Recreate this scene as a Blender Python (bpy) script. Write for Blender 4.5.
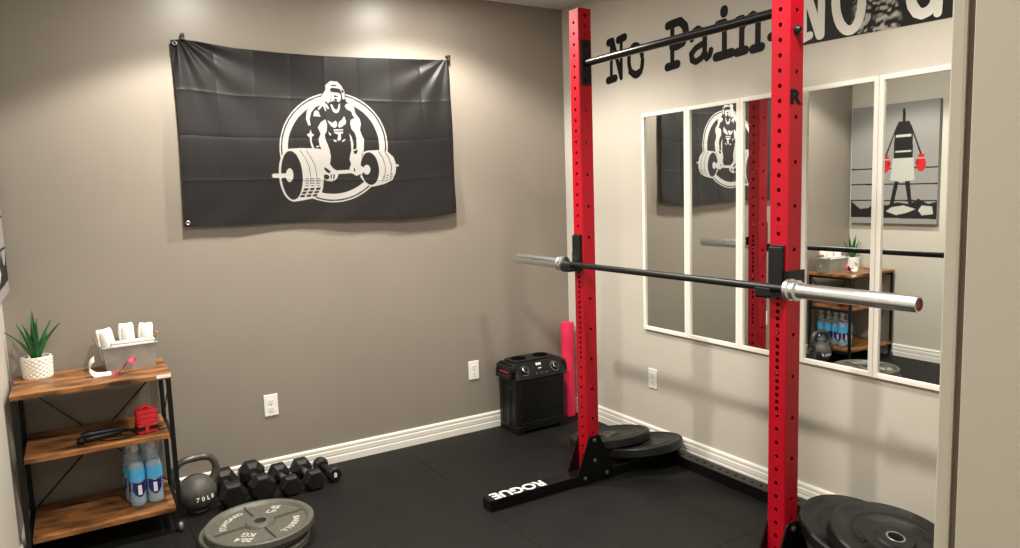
import bpy, math, random
import numpy as np
from mathutils import Vector, Matrix
random.seed(7)
S = bpy.context.scene
for o in list(bpy.data.objects): bpy.data.objects.remove(o)
PI = math.pi
H = 2.6239          # ceiling height
W = 3.0879          # wall B (mirrors) is x = 0, wall C is x = -W, wall A (flag) is y = 0

# ---------------------------------------------------------------- camera
yaw, pitch, roll, fpx = (0.54374, -0.113044, -0.03283, 719.356752)
cam = bpy.data.cameras.new('camera'); co = bpy.data.objects.new('camera', cam); S.collection.objects.link(co)
Fv = Vector((math.sin(yaw)*math.cos(pitch), math.cos(yaw)*math.cos(pitch), math.sin(pitch)))
Rv = Vector((math.cos(yaw), -math.sin(yaw), 0)); Uv = Rv.cross(Fv)
R2 = Rv*math.cos(roll)+Uv*math.sin(roll); U2 = -Rv*math.sin(roll)+Uv*math.cos(roll)
m = Matrix((R2, U2, -Fv)).transposed().to_4x4(); m.translation = Vector((-2.7933, -3.87567, 1.47652))
co.matrix_world = m
cam.sensor_width = 36; cam.lens = fpx*36/1020; cam.clip_start = .02
S.camera = co
# ---------------------------------------------------------------- world, exposure, lamps
wd = bpy.data.worlds.new('world'); S.world = wd; wd.use_nodes = True
wd.node_tree.nodes['Background'].inputs[0].default_value = (1, .9, .78, 1)
wd.node_tree.nodes['Background'].inputs[1].default_value = .05
S.view_settings.view_transform = 'Standard'; S.view_settings.look = 'None'
S.view_settings.exposure = 0.15; S.view_settings.gamma = 1; S.view_settings.use_curve_mapping = False
WARM = (1.0, .955, .86)
LAMPS = [(-2.15, -.66, .98, 123, .25), (-1.08, -.55, .95, 140, .4), (-2.15, -2.42, 1.0, 140, .4), (-.95, -2.43, .50, 138, .4)]   # x, y, relative power, cone, cone softness
HALL = (-2.4, -4.9, .5, 140, .4)  # unseen hallway lamp, added for soft light behind the doorway
P_SPOT, P_AREA = 102, 14.5

# ---------------------------------------------------------------- helpers
MATS = {}
def lin(c): return tuple((x/12.92 if x <= .04045 else ((x+.055)/1.055)**2.4) for x in c)
def mat(name, rgb, rough=.5, metal=0., noise=0., nscale=20., bump=0., bscale=200., rgb2=None, trans=0., ior=1.45, coat=0., sheen=0., spec=.5, emit=0., srgb=False, detail=4, stretch=None, thr=None, rnoise=0.):
    if name in MATS: return MATS[name]
    mt = bpy.data.materials.new(name); mt.use_nodes = True
    nt = mt.node_tree; b = nt.nodes['Principled BSDF']
    if srgb: rgb = lin(rgb); rgb2 = lin(rgb2) if rgb2 else None
    b.inputs['Base Color'].default_value = (*rgb, 1); b.inputs['Roughness'].default_value = rough
    b.inputs['Metallic'].default_value = metal; b.inputs['IOR'].default_value = ior
    b.inputs['Transmission Weight'].default_value = trans; b.inputs['Coat Weight'].default_value = coat
    b.inputs['Specular IOR Level'].default_value = spec
    if sheen: b.inputs['Sheen Weight'].default_value = sheen
    if emit: b.inputs['Emission Color'].default_value = (*rgb, 1); b.inputs['Emission Strength'].default_value = emit
    tc = nt.nodes.new('ShaderNodeTexCoord'); mp = nt.nodes.new('ShaderNodeMapping')
    nt.links.new(tc.outputs['Object'], mp.inputs[0])
    if stretch: mp.inputs['Scale'].default_value = stretch
    if noise or rgb2:
        n = nt.nodes.new('ShaderNodeTexNoise'); n.inputs['Scale'].default_value = nscale; n.inputs['Detail'].default_value = detail
        nt.links.new(mp.outputs[0], n.inputs[0])
        r = nt.nodes.new('ShaderNodeValToRGB')
        c2 = rgb2 if rgb2 else tuple(min(1, x*(1+noise)) for x in rgb)
        c1 = rgb if rgb2 else tuple(x*(1-noise) for x in rgb)
        lo, hi = thr if thr else (.35, .65)
        r.color_ramp.elements[0].position = lo; r.color_ramp.elements[1].position = hi
        r.color_ramp.elements[0].color = (*c1, 1); r.color_ramp.elements[1].color = (*c2, 1)
        nt.links.new(n.outputs[0], r.inputs[0]); nt.links.new(r.outputs[0], b.inputs['Base Color'])
        if rnoise:
            mr = nt.nodes.new('ShaderNodeMapRange'); mr.inputs[3].default_value = rough-rnoise; mr.inputs[4].default_value = rough+rnoise
            nt.links.new(n.outputs[0], mr.inputs[0]); nt.links.new(mr.outputs[0], b.inputs['Roughness'])
    if bump:
        n2 = nt.nodes.new('ShaderNodeTexNoise'); n2.inputs['Scale'].default_value = bscale; n2.inputs['Detail'].default_value = 3
        nt.links.new(mp.outputs[0], n2.inputs[0])
        bp = nt.nodes.new('ShaderNodeBump'); bp.inputs['Strength'].default_value = bump; bp.inputs['Distance'].default_value = .002
        nt.links.new(n2.outputs[0], bp.inputs['Height']); nt.links.new(bp.outputs[0], b.inputs['Normal'])
    MATS[name] = mt; return mt

def thing(name, label, cat, loc=(0, 0, 0), rot=0, group=None):
    o = bpy.data.objects.new(name, None); S.collection.objects.link(o)
    o.empty_display_size = .05
    o.location = loc; o.rotation_euler = (0, 0, rot) if not isinstance(rot, tuple) else rot
    tag(o, label, cat, group); return o
def tag(o, label, cat, group=None):
    o['label'] = label; o['category'] = cat
    if group: o['group'] = group
    return o
def world_org(p):
    v = Vector((0, 0, 0))
    while p is not None: v += Vector(p.location); p = p.parent
    return v

class M:
    """collects shapes, then links them as ONE mesh object"""
    def __init__(s): s.v = []; s.f = []; s.sm = []
    def add(s, vs, fs, smooth=False):
        b = len(s.v); s.v += [tuple(map(float, x)) for x in vs]; s.f += [tuple(b+i for i in f) for f in fs]; s.sm += [smooth]*len(fs); return s
    def box(s, a, b, c=0):
        """box between two corners with chamfered edges c"""
        a, b = Vector(a), Vector(b); lo = Vector(map(min, a, b)); hi = Vector(map(max, a, b))
        if c <= 0:
            vs = [(x, y, z) for x in (lo.x, hi.x) for y in (lo.y, hi.y) for z in (lo.z, hi.z)]
            return s.add(vs, [(0, 1, 3, 2), (4, 6, 7, 5), (0, 4, 5, 1), (2, 3, 7, 6), (0, 2, 6, 4), (1, 5, 7, 3)])
        c = min(c, min(hi-lo)*.49)
        import bmesh
        bm = bmesh.new(); bmesh.ops.create_cube(bm, size=1)
        for v in bm.verts: v.co = Vector([(lo[i]+hi[i])/2+v.co[i]*(hi[i]-lo[i]) for i in range(3)])
        bmesh.ops.bevel(bm, geom=list(bm.edges), offset=c, segments=2, affect='EDGES', profile=.5)
        bm.verts.index_update()
        vs = [v.co[:] for v in bm.verts]; fs = [[v.index for v in f.verts] for f in bm.faces]; bm.free()
        return s.add(vs, fs)
    def tube(s, pts, r, n=12, cap=True, smooth=True, closed=False):
        pts = [Vector(p) for p in pts]; k = len(pts); rs = r if isinstance(r, (list, tuple)) else [r]*k
        vs = []; prev = None
        for i, p in enumerate(pts):
            if closed: t = pts[(i+1) % k]-pts[i-1]
            else: t = pts[min(i+1, k-1)]-pts[max(i-1, 0)]
            t.normalize()
            if prev is None:
                u = t.orthogonal().normalized()
            else:
                u = (prev-t*prev.dot(t)); u = u.normalized() if u.length > 1e-6 else t.orthogonal().normalized()
            prev = u; w = t.cross(u)
            for j in range(n):
                a = 2*PI*j/n; vs.append(p+(u*math.cos(a)+w*math.sin(a))*rs[i])
        fs = []
        for i in range(k if closed else k-1):
            for j in range(n): fs.append((i*n+j, i*n+(j+1) % n, ((i+1) % k)*n+(j+1) % n, ((i+1) % k)*n+j))
        s.add(vs, fs, smooth)
        if cap and not closed:
            s.add(vs[:n], [tuple(range(n))[::-1]]); s.add(vs[-n:], [tuple(range(n))])
        return s
    def lathe(s, prof, c=(0, 0, 0), axis=(0, 0, 1), n=48, smooth=False, closed=False):
        """prof = [(radius, height)], spun about axis through c"""
        ax = Vector(axis).normalized(); c = Vector(c); u = ax.orthogonal().normalized()
        if abs(ax.z) > .99: u = Vector((1, 0, 0))
        w = ax.cross(u); k = len(prof); vs = []
        for r, h in prof:
            for j in range(n):
                a = 2*PI*j/n; vs.append(c+ax*h+(u*math.cos(a)+w*math.sin(a))*max(r, 1e-5))
        fs = []
        for i in range(k if closed else k-1):
            for j in range(n): fs.append((i*n+j, i*n+(j+1) % n, ((i+1) % k)*n+(j+1) % n, ((i+1) % k)*n+j))
        return s.add(vs, fs, smooth)
    def prism(s, poly, o, ex, ey, d):
        """polygon in the plane (o, ex, ey), thickened by vector d"""
        o, ex, ey, d = Vector(o), Vector(ex), Vector(ey), Vector(d); n = len(poly)
        p = [o+ex*a+ey*b for a, b in poly]; q = [x+d for x in p]
        return s.add(p+q, [tuple(range(n))[::-1], tuple(range(n, 2*n))]+[(i, (i+1) % n, n+(i+1) % n, n+i) for i in range(n)])
    def grid(s, P, nu, nv, smooth=True):
        return s.add(P, [(i*nv+j, (i+1)*nv+j, (i+1)*nv+j+1, i*nv+j+1) for i in range(nu-1) for j in range(nv-1)], smooth)
    def build(s, name, mt, parent=None, world=False, mats=None, fmat=None, bevel=0, sharp=40):
        me = bpy.data.meshes.new(name)
        off = world_org(parent) if (world and parent is not None) else Vector((0, 0, 0))
        me.from_pydata([(x-off.x, y-off.y, z-off.z) for x, y, z in s.v], [], s.f)
        for t in (mats or [mt]): me.materials.append(t)
        me.polygons.foreach_set('use_smooth', s.sm)
        if fmat: me.polygons.foreach_set('material_index', fmat)
        import bmesh
        bm = bmesh.new(); bm.from_mesh(me); bmesh.ops.recalc_face_normals(bm, faces=bm.faces)
        if bevel: 
            bmesh.ops.remove_doubles(bm, verts=bm.verts, dist=1e-5)
            es = [e for e in bm.edges if len(e.link_faces) == 2 and e.calc_face_angle(0) > .6]
            bmesh.ops.bevel(bm, geom=es, offset=bevel, segments=2, affect='EDGES', profile=.5)
        bm.to_mesh(me); bm.free(); me.update()
        if any(s.sm) and not bevel: me.set_sharp_from_angle(angle=math.radians(sharp))
        o = bpy.data.objects.new(name, me); S.collection.objects.link(o)
        if parent is not None: o.parent = parent
        return o
def struct(name, mb, mt, **k):
    o = mb.build(name, mt, **k); o['kind'] = 'structure'; return o
def text_part(txt, size, ext, mt, name, parent, loc, right, up, align='CENTER', bold=0., world=False, shear=0, spacing=1.):
    cu = bpy.data.curves.new(name, 'FONT'); cu.body = txt; cu.size = size; cu.extrude = ext; cu.offset = bold
    cu.align_x = align; cu.align_y = 'CENTER'; cu.space_character = spacing; cu.shear = shear
    t = bpy.data.objects.new(name, cu); S.collection.objects.link(t)
    me = bpy.data.meshes.new_from_object(t.evaluated_get(bpy.context.evaluated_depsgraph_get()))
    bpy.data.objects.remove(t); bpy.data.curves.remove(cu)
    r = Vector(right).normalized(); u = Vector(up).normalized(); n = r.cross(u)
    mm = Matrix((r, u, n)).transposed().to_4x4()
    off = world_org(parent) if (world and parent is not None) else Vector((0, 0, 0))
    mm.translation = Vector(loc)-off; me.transform(mm)
    me.materials.clear(); me.materials.append(mt)
    o = bpy.data.objects.new(name, me); S.collection.objects.link(o)
    if parent is not None: o.parent = parent
    return o
def copy_tree(o, parent=None):
    c = o.copy(); S.collection.objects.link(c); c.parent = parent
    for ch in [x for x in bpy.data.objects if x.parent == o]: copy_tree(ch, c)
    return c
def circ(c, rx, ry, n=24, a0=0): return [(c[0]+rx*math.cos(a0+2*PI*k/n), c[1]+ry*math.sin(a0+2*PI*k/n)) for k in range(n)]
def inside(px, py, poly):
    """vectorised point in polygon"""
    p = np.array(poly); x, y = p[:, 0], p[:, 1]; r = np.zeros(px.shape, bool)
    bx = (px >= x.min()) & (px <= x.max()) & (py >= y.min()) & (py <= y.max())
    X, Y = px[bx], py[bx]; q = np.zeros(X.shape, bool); j = len(p)-1
    for i in range(len(p)):
        if y[i] != y[j]:
            q ^= ((y[i] > Y) != (y[j] > Y)) & (X < (x[j]-x[i])*(Y-y[i])/(y[j]-y[i])+x[i])
        j = i
    r[bx] = q; return r
def print_mat(name, rough=.5, bump=0., sheen=0.):
    """surface whose own printed colours come from the colour attribute 'print'"""
    mt = bpy.data.materials.new(name); mt.use_nodes = True; nt = mt.node_tree; b = nt.nodes['Principled BSDF']
    a = nt.nodes.new('ShaderNodeAttribute'); a.attribute_name = 'print'
    nt.links.new(a.outputs['Color'], b.inputs['Base Color']); b.inputs['Roughness'].default_value = rough; b.inputs['Specular IOR Level'].default_value = .22
    if sheen: b.inputs['Sheen Weight'].default_value = sheen
    if bump:
        n = nt.nodes.new('ShaderNodeTexNoise'); n.inputs['Scale'].default_value = 600
        tc = nt.nodes.new('ShaderNodeTexCoord'); nt.links.new(tc.outputs['Object'], n.inputs[0])
        bp = nt.nodes.new('ShaderNodeBump'); bp.inputs['Strength'].default_value = bump; bp.inputs['Distance'].default_value = .001
        nt.links.new(n.outputs[0], bp.inputs['Height']); nt.links.new(bp.outputs[0], b.inputs['Normal'])
    return mt
def sheet(name, P, C, nu, nv, mt, parent=None):
    """grid sheet from point array P (nu*nv,3) with printed colours C (nu*nv,3)"""
    me = bpy.data.meshes.new(name)
    i = np.arange(nu-1)[:, None]*nv+np.arange(nv-1)[None, :]; i = i.ravel()
    q = np.stack([i, i+nv, i+nv+1, i+1], 1)
    me.vertices.add(nu*nv); me.vertices.foreach_set('co', P.astype(np.float32).ravel())
    me.loops.add(q.size); me.loops.foreach_set('vertex_index', q.ravel().astype(np.int32))
    me.polygons.add(len(q)); me.polygons.foreach_set('loop_start', (np.arange(len(q))*4).astype(np.int32))
    me.update(calc_edges=True); me.polygons.foreach_set('use_smooth', np.ones(len(q), bool))
    a = me.color_attributes.new('print', 'FLOAT_COLOR', 'POINT')
    a.data.foreach_set('color', np.concatenate([C, np.ones((len(C), 1))], 1).astype(np.float32).ravel())
    me.materials.append(mt); me.update()
    o = bpy.data.objects.new(name, me); S.collection.objects.link(o)
    if parent is not None: o.parent = parent
    return o

# ---------------------------------------------------------------- materials
GREYW = mat('taupe_wall_paint', (.245, .213, .178), .36, bump=.12, bscale=260, noise=.02, nscale=3)
BEIGEW = mat('pale_wall_paint', (.505, .468, .405), .5, bump=.10, bscale=260, noise=.015, nscale=3)
CEIL = mat('ceiling_paint', (.66, .63, .58), .8, bump=.3, bscale=160)
TRIM = mat('white_gloss_trim', (.74, .71, .65), .35)
JAMB = mat('door_frame_paint', (.61, .565, .485), .4)
def rubber(name, base, rough):
    mt = mat(name, base, rough, rgb2=tuple(x*1.5 for x in base), nscale=7, thr=(.3, .75), bump=.35, bscale=420, rnoise=.06, spec=.28)
    nt = mt.node_tree; b = nt.nodes['Principled BSDF']
    tc = nt.nodes.new('ShaderNodeTexCoord'); vo = nt.nodes.new('ShaderNodeTexVoronoi'); vo.inputs['Scale'].default_value = 14
    nt.links.new(tc.outputs['Object'], vo.inputs[0])
    r = nt.nodes.new('ShaderNodeValToRGB'); r.color_ramp.elements[0].position = .035; r.color_ramp.elements[0].color = (1, 1, 1, 1)
    r.color_ramp.elements[1].position = .05; r.color_ramp.elements[1].color = (0, 0, 0, 1)
    nt.links.new(vo.outputs['Distance'], r.inputs[0])
    mx = nt.nodes.new('ShaderNodeMix'); mx.data_type = 'RGBA'; mx.inputs[7].default_value = (.10, .095, .085, 1)
    old = b.inputs['Base Color'].links[0].from_socket
    nt.links.new(r.outputs[0], mx.inputs[0]); nt.links.new(old, mx.inputs[6]); nt.links.new(mx.outputs[2], b.inputs['Base Color'])
    return mt
MATR = rubber('speckled_black_rubber', (.0045, .0042, .0036), .62)
RED = mat('red_powder_coat', (.37, .002, .012), .40, bump=.08, bscale=500, spec=.35)
BLKG = mat('gloss_black_powder_coat', (.004, .004, .0042), .28, bump=.06, bscale=500, spec=.35)
BLK = mat('satin_black_metal', (.0065, .0065, .0065), .4, spec=.35)
BLKP = mat('black_plastic', (.0075, .0075, .008), .40, bump=.1, bscale=300, spec=.35)
RUB = mat('black_bumper_rubber', (.009, .0085, .008), .45, noise=.25, nscale=9, bump=.1, bscale=200, spec=.35)
RUBD = mat('dark_grey_rubber', (.019, .018, .0165), .48, noise=.25, nscale=9, bump=.1, bscale=200)
CHROME = mat('satin_chrome', (.70, .73, .73), .30, metal=1, noise=.06, nscale=40)
STEEL = mat('brushed_steel', (.46, .46, .45), .32, metal=1, noise=.1, nscale=40)
IRON = mat('grey_hammertone_iron', (.112, .108, .088), .42, metal=.2, noise=.1, nscale=60, bump=.2, bscale=240)
IRONL = mat('worn_pale_iron', (.42, .40, .35), .45)
WHITE = mat('white_paint_mark', (.82, .82, .80), .45)
WOOD = mat('rustic_brown_board', (.045, .017, .006), .45, rgb2=(.32, .135, .042), nscale=3.0, detail=7, stretch=(2.0, 5, 5), thr=(.36, .60), bump=.1, bscale=60)
WEDGE = mat('board_edge', (.33, .14, .05), .5, noise=.25, nscale=12, stretch=(1, 8, 8))
CERAM = mat('white_ceramic', (.80, .76, .69), .35)
LEAF = mat('deep_green_leaf', (.012, .075, .022), .38, rgb2=(.05, .21, .06), nscale=14, stretch=(1, 1, .5))
SOIL = mat('dark_soil', (.03, .02, .012), .9, noise=.5, nscale=80, bump=1, bscale=90)
ZINC = mat('galvanised_grey_metal', (.34, .34, .32), .42, metal=.45, noise=.12, nscale=14)
TOWEL = mat('white_terry_cloth', (.83, .81, .77), .95, bump=1., bscale=420, sheen=.3)
GLASSM = mat('mirror_glass', (.80, .82, .80), .004, metal=1)
MFRAME = mat('white_mirror_frame', (.80, .76, .69), .4)
PLATEW = mat('white_outlet_plastic', (.82, .80, .76), .35)
DARKH = mat('dark_slot', (.02, .02, .02), .6)
PINK = mat('hot_pink_foam', (.75, .022, .085), .6, bump=.3, bscale=250)
VINYL = mat('matte_black_vinyl', (.008, .0075, .007), .5, spec=.12)
VINW = mat('white_vinyl', (.70, .67, .61), .45)
REDC = mat('red_webbing', (.52, .012, .02), .6, bump=.4, bscale=300)
PET = mat('clear_bottle_plastic', (.80, .88, .92), .08)
PET.node_tree.nodes['Principled BSDF'].inputs['Alpha'].default_value = .22
WATER = mat('blue_tinted_water', (.25, .52, .72), .1)
WATER.node_tree.nodes['Principled BSDF'].inputs['Alpha'].default_value = .38
LABB = mat('navy_label', (.012, .018, .16), .35)
LABL = mat('light_blue_label', (.08, .42, .78), .35)
CAPM = mat('frosted_cap', (.62, .66, .68), .3)
OAKH = mat('wooden_grip', (.32, .16, .07), .5)
EMIT = mat('lamp_lens', (1, .88, .7), .5, emit=4)
LIPR = mat('rust_end_cap', (.20, .07, .04), .5)

# ---------------------------------------------------------------- room
FL = -.012
struct('floor', M().box((-W-.12, -6.2, FL-.12), (.12, .12, FL)), mat('concrete', (.12, .115, .11), .8, noise=.2))
struct('wall_back', M().box((-W-.12, 0, FL), (.12, .12, H+.1)), GREYW)
struct('wall_right', M().box((0, -3.70, FL), (.12, 0, H+.1)), BEIGEW)
struct('wall_left', M().box((-W-.12, -3.70, FL), (-W, 0, H+.1)), BEIGEW)
JX, JL, FY0, FY1 = -1.95, -2.98, -3.4500, -3.66
struct('wall_front', M().box((JX+.02, FY1, FL), (0, FY0, H)).box((-W, FY1, FL), (JL-.02, FY0, H)).box((JL, FY1, 2.14), (JX, FY0, H)), BEIGEW)
struct('ceiling', M().box((-W-.12, -6.2, H), (.12, .12, H+.1)), CEIL)
struct('wall_hall', M().box((-W-.8, -6.3, FL), (.3, -6.2, H)).box((-W-.12, -6.2, FL), (-W, -3.70, H)).box((0, -6.2, FL), (.12, -3.70, H)), BEIGEW)
# door frame: casing on the room side, a narrow dark joint, then the deep jamb lining
f = M()
for x, s in ((JX, 1), (JL, -1)):
    f.box((x, FY0, FL), (x+.075*s, FY0+.0155, 2.12), .002)
f.box((JL-.075, FY0, 2.12), (JX+.075, FY0+.0155, 2.195), .002)
struct('trim_1', f, JAMB)
f = M()
for x, s in ((JX, 1), (JL, -1)):
    f.box((x, FY0-.0085, FL), (x+.02*s, FY1-.004, 2.12), .001)
f.box((JL, FY0-.0085, 2.12), (JX, FY1-.004, 2.14), .001)
struct('trim_2', f, JAMB)
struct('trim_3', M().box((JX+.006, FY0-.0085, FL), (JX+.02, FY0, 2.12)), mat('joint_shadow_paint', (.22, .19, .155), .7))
# baseboards: three rounded steps
BH = .098
PROF = [(0, FL), (.016, FL), (.016, .034), (.014, .038), (.0115, .040), (.0115, .043), (.0145, .045), (.0145, .068), (.0125, .072), (.0095, .074), (.0095, .077), (.0125, .079), (.0125, .090), (.009, .096), (.004, BH), (0, BH)]
def base(name, o, ex, d):
    struct(name, M().prism(PROF, o, ex, (0, 0, 1), d), TRIM)
base('baseboard_back', (-W, 0, 0), (0, -1, 0), (W, 0, 0))
base('baseboard_right', (0, 0, 0), (-1, 0, 0), (0, FY0, 0))
base('baseboard_left', (-W, 0, 0), (1, 0, 0), (0, FY0, 0))
# rubber mats laid edge to edge
xs = [-.018, -1.24, -2.45, -W+.018]; ys = [-.018, -1.8895, FY0+.02]
ML = [['black speckled rubber mat in the far right corner under the squat rack', 'black speckled rubber mat at front right under the near upright'],
      ['black speckled rubber mat along the grey wall under the dumbbells', 'black speckled rubber mat in the middle of the doorway side'],
      ['black speckled rubber mat in the left corner under the shelf cart', 'black speckled rubber mat at the left of the doorway']]
for i in range(3):
    for j in range(2):
        o = M().box((xs[i]-.0006, ys[j]-.0006, FL), (xs[i+1]+.0006, ys[j+1]+.0006, 0), .001).build('rubber_mat', MATR)
        tag(o, ML[i][j], 'mat', 'rubber floor mats')
# ceiling downlights, plus an added unseen one in the hallway
for k, (x, y, p, cone, soft) in enumerate(LAMPS+[HALL]):
    t = thing('ceiling_downlight', ['recessed ceiling downlight above the left of the flag', 'recessed ceiling downlight above the speaker corner', 'recessed ceiling downlight nearer the door on the left', 'recessed ceiling downlight nearer the door by the mirrors', 'added unseen downlight in the hallway'][k], 'light', (x, y, H), group='ceiling downlights')
    M().lathe([(.062, -.003), (.085, -.004), (.085, 0), (.062, 0)], n=32, smooth=True).build('trim_ring', TRIM, t)
    M().lathe([(0, -.001), (.061, -.001)], n=32).build('lens', EMIT, t)
    l = bpy.data.lights.new('downlight_lamp', 'SPOT'); l.energy = p*P_SPOT; l.color = WARM
    l.spot_size = math.radians(cone); l.spot_blend = soft; l.shadow_soft_size = .045
    lo = bpy.data.objects.new('downlight_lamp', l); S.collection.objects.link(lo); lo.parent = t; lo.location = (0, 0, -.05)
    l = bpy.data.lights.new('downlight_lens_light', 'AREA'); l.energy = p*P_AREA; l.color = WARM; l.shape = 'DISK'; l.size = .12
    lo = bpy.data.objects.new('downlight_lens_light', l); S.collection.objects.link(lo); lo.parent = t; lo.location = (0, 0, -.006)

# ---------------------------------------------------------------- wall mirrors
E0, EW, MT, MB = -.7589, .3491, 1.888, .6666
MLAB = ['tall white framed mirror nearest the far corner', 'tall white framed mirror, second from the far corner', 'tall white framed mirror reflecting a red upright', 'tall white framed mirror just right of the near upright', 'tall white framed mirror nearest the doorway']
for k in range(5):
    y0 = E0-k*EW-.0008; y1 = y0-EW+.0016; w = .020
    t = thing('wall_mirror', MLAB[k], 'mirror', (0, (y0+y1)/2, MB), group='row of wall mirrors')
    f = M()
    # mitred frame with a raised inner lip
    for (a, b, c, d) in (((y0, MB), (y1, MB), (y1+w, MB+w), (y0-w, MB+w)), ((y0, MT), (y0-w, MT-w), (y1+w, MT-w), (y1, MT)), ((y0, MB), (y0-w, MB+w), (y0-w, MT-w), (y0, MT)), ((y1, MB), (y1, MT), (y1+w, MT-w), (y1+w, MB+w))):
        f.prism([a, b, c, d], (-.001, 0, 0), (0, 1, 0), (0, 0, 1), (-.017, 0, 0))
    f.build('frame', MFRAME, t, world=True, bevel=.0015)
    M().box((-.009, y1+w-.002, MB+w-.002), (-.004, y0-w+.002, MT-w+.002)).build('glass', GLASSM, t, world=True)

# ---------------------------------------------------------------- outlets
def outlet(loc, rot, label):
    t = thing('wall_outlet', label, 'outlet', loc, rot, 'wall outlets')
    M().box((-.036, -.006, -.058), (.036, 0, .058), .003).build('cover_plate', PLATEW, t)
    for z in (-.0205, .0205):
        r = M().prism([(a*.0165, max(-.0145, min(.0145, b*.0175))+z) for a, b in circ((0, 0), 1, 1, 20)], (0, -.006, 0), (1, 0, 0), (0, 0, 1), (0, -.002, 0)).build('receptacle', PLATEW, t)
        M().box((-.0075, -.0088, z-.002), (-.0055, -.0078, z+.006)).box((.0055, -.0088, z-.002), (.0075, -.0078, z+.005)).box((-.002, -.0088, z-.009), (.002, -.0078, z-.006)).build('slots', DARKH, r)
    M().lathe([(0, -.0072), (.003, -.007), (.003, -.005)], axis=(0, 1, 0), n=12).build('screw', STEEL, t)
outlet((-1.968, 0, .390), 0, 'white outlet on the grey wall above the dumbbells')
outlet((-.738, 0, .386), 0, 'white outlet on the grey wall left of the black speaker')
outlet((0, -.817, .380), PI/2*3, 'white outlet on the pale wall under the first mirror')

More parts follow.
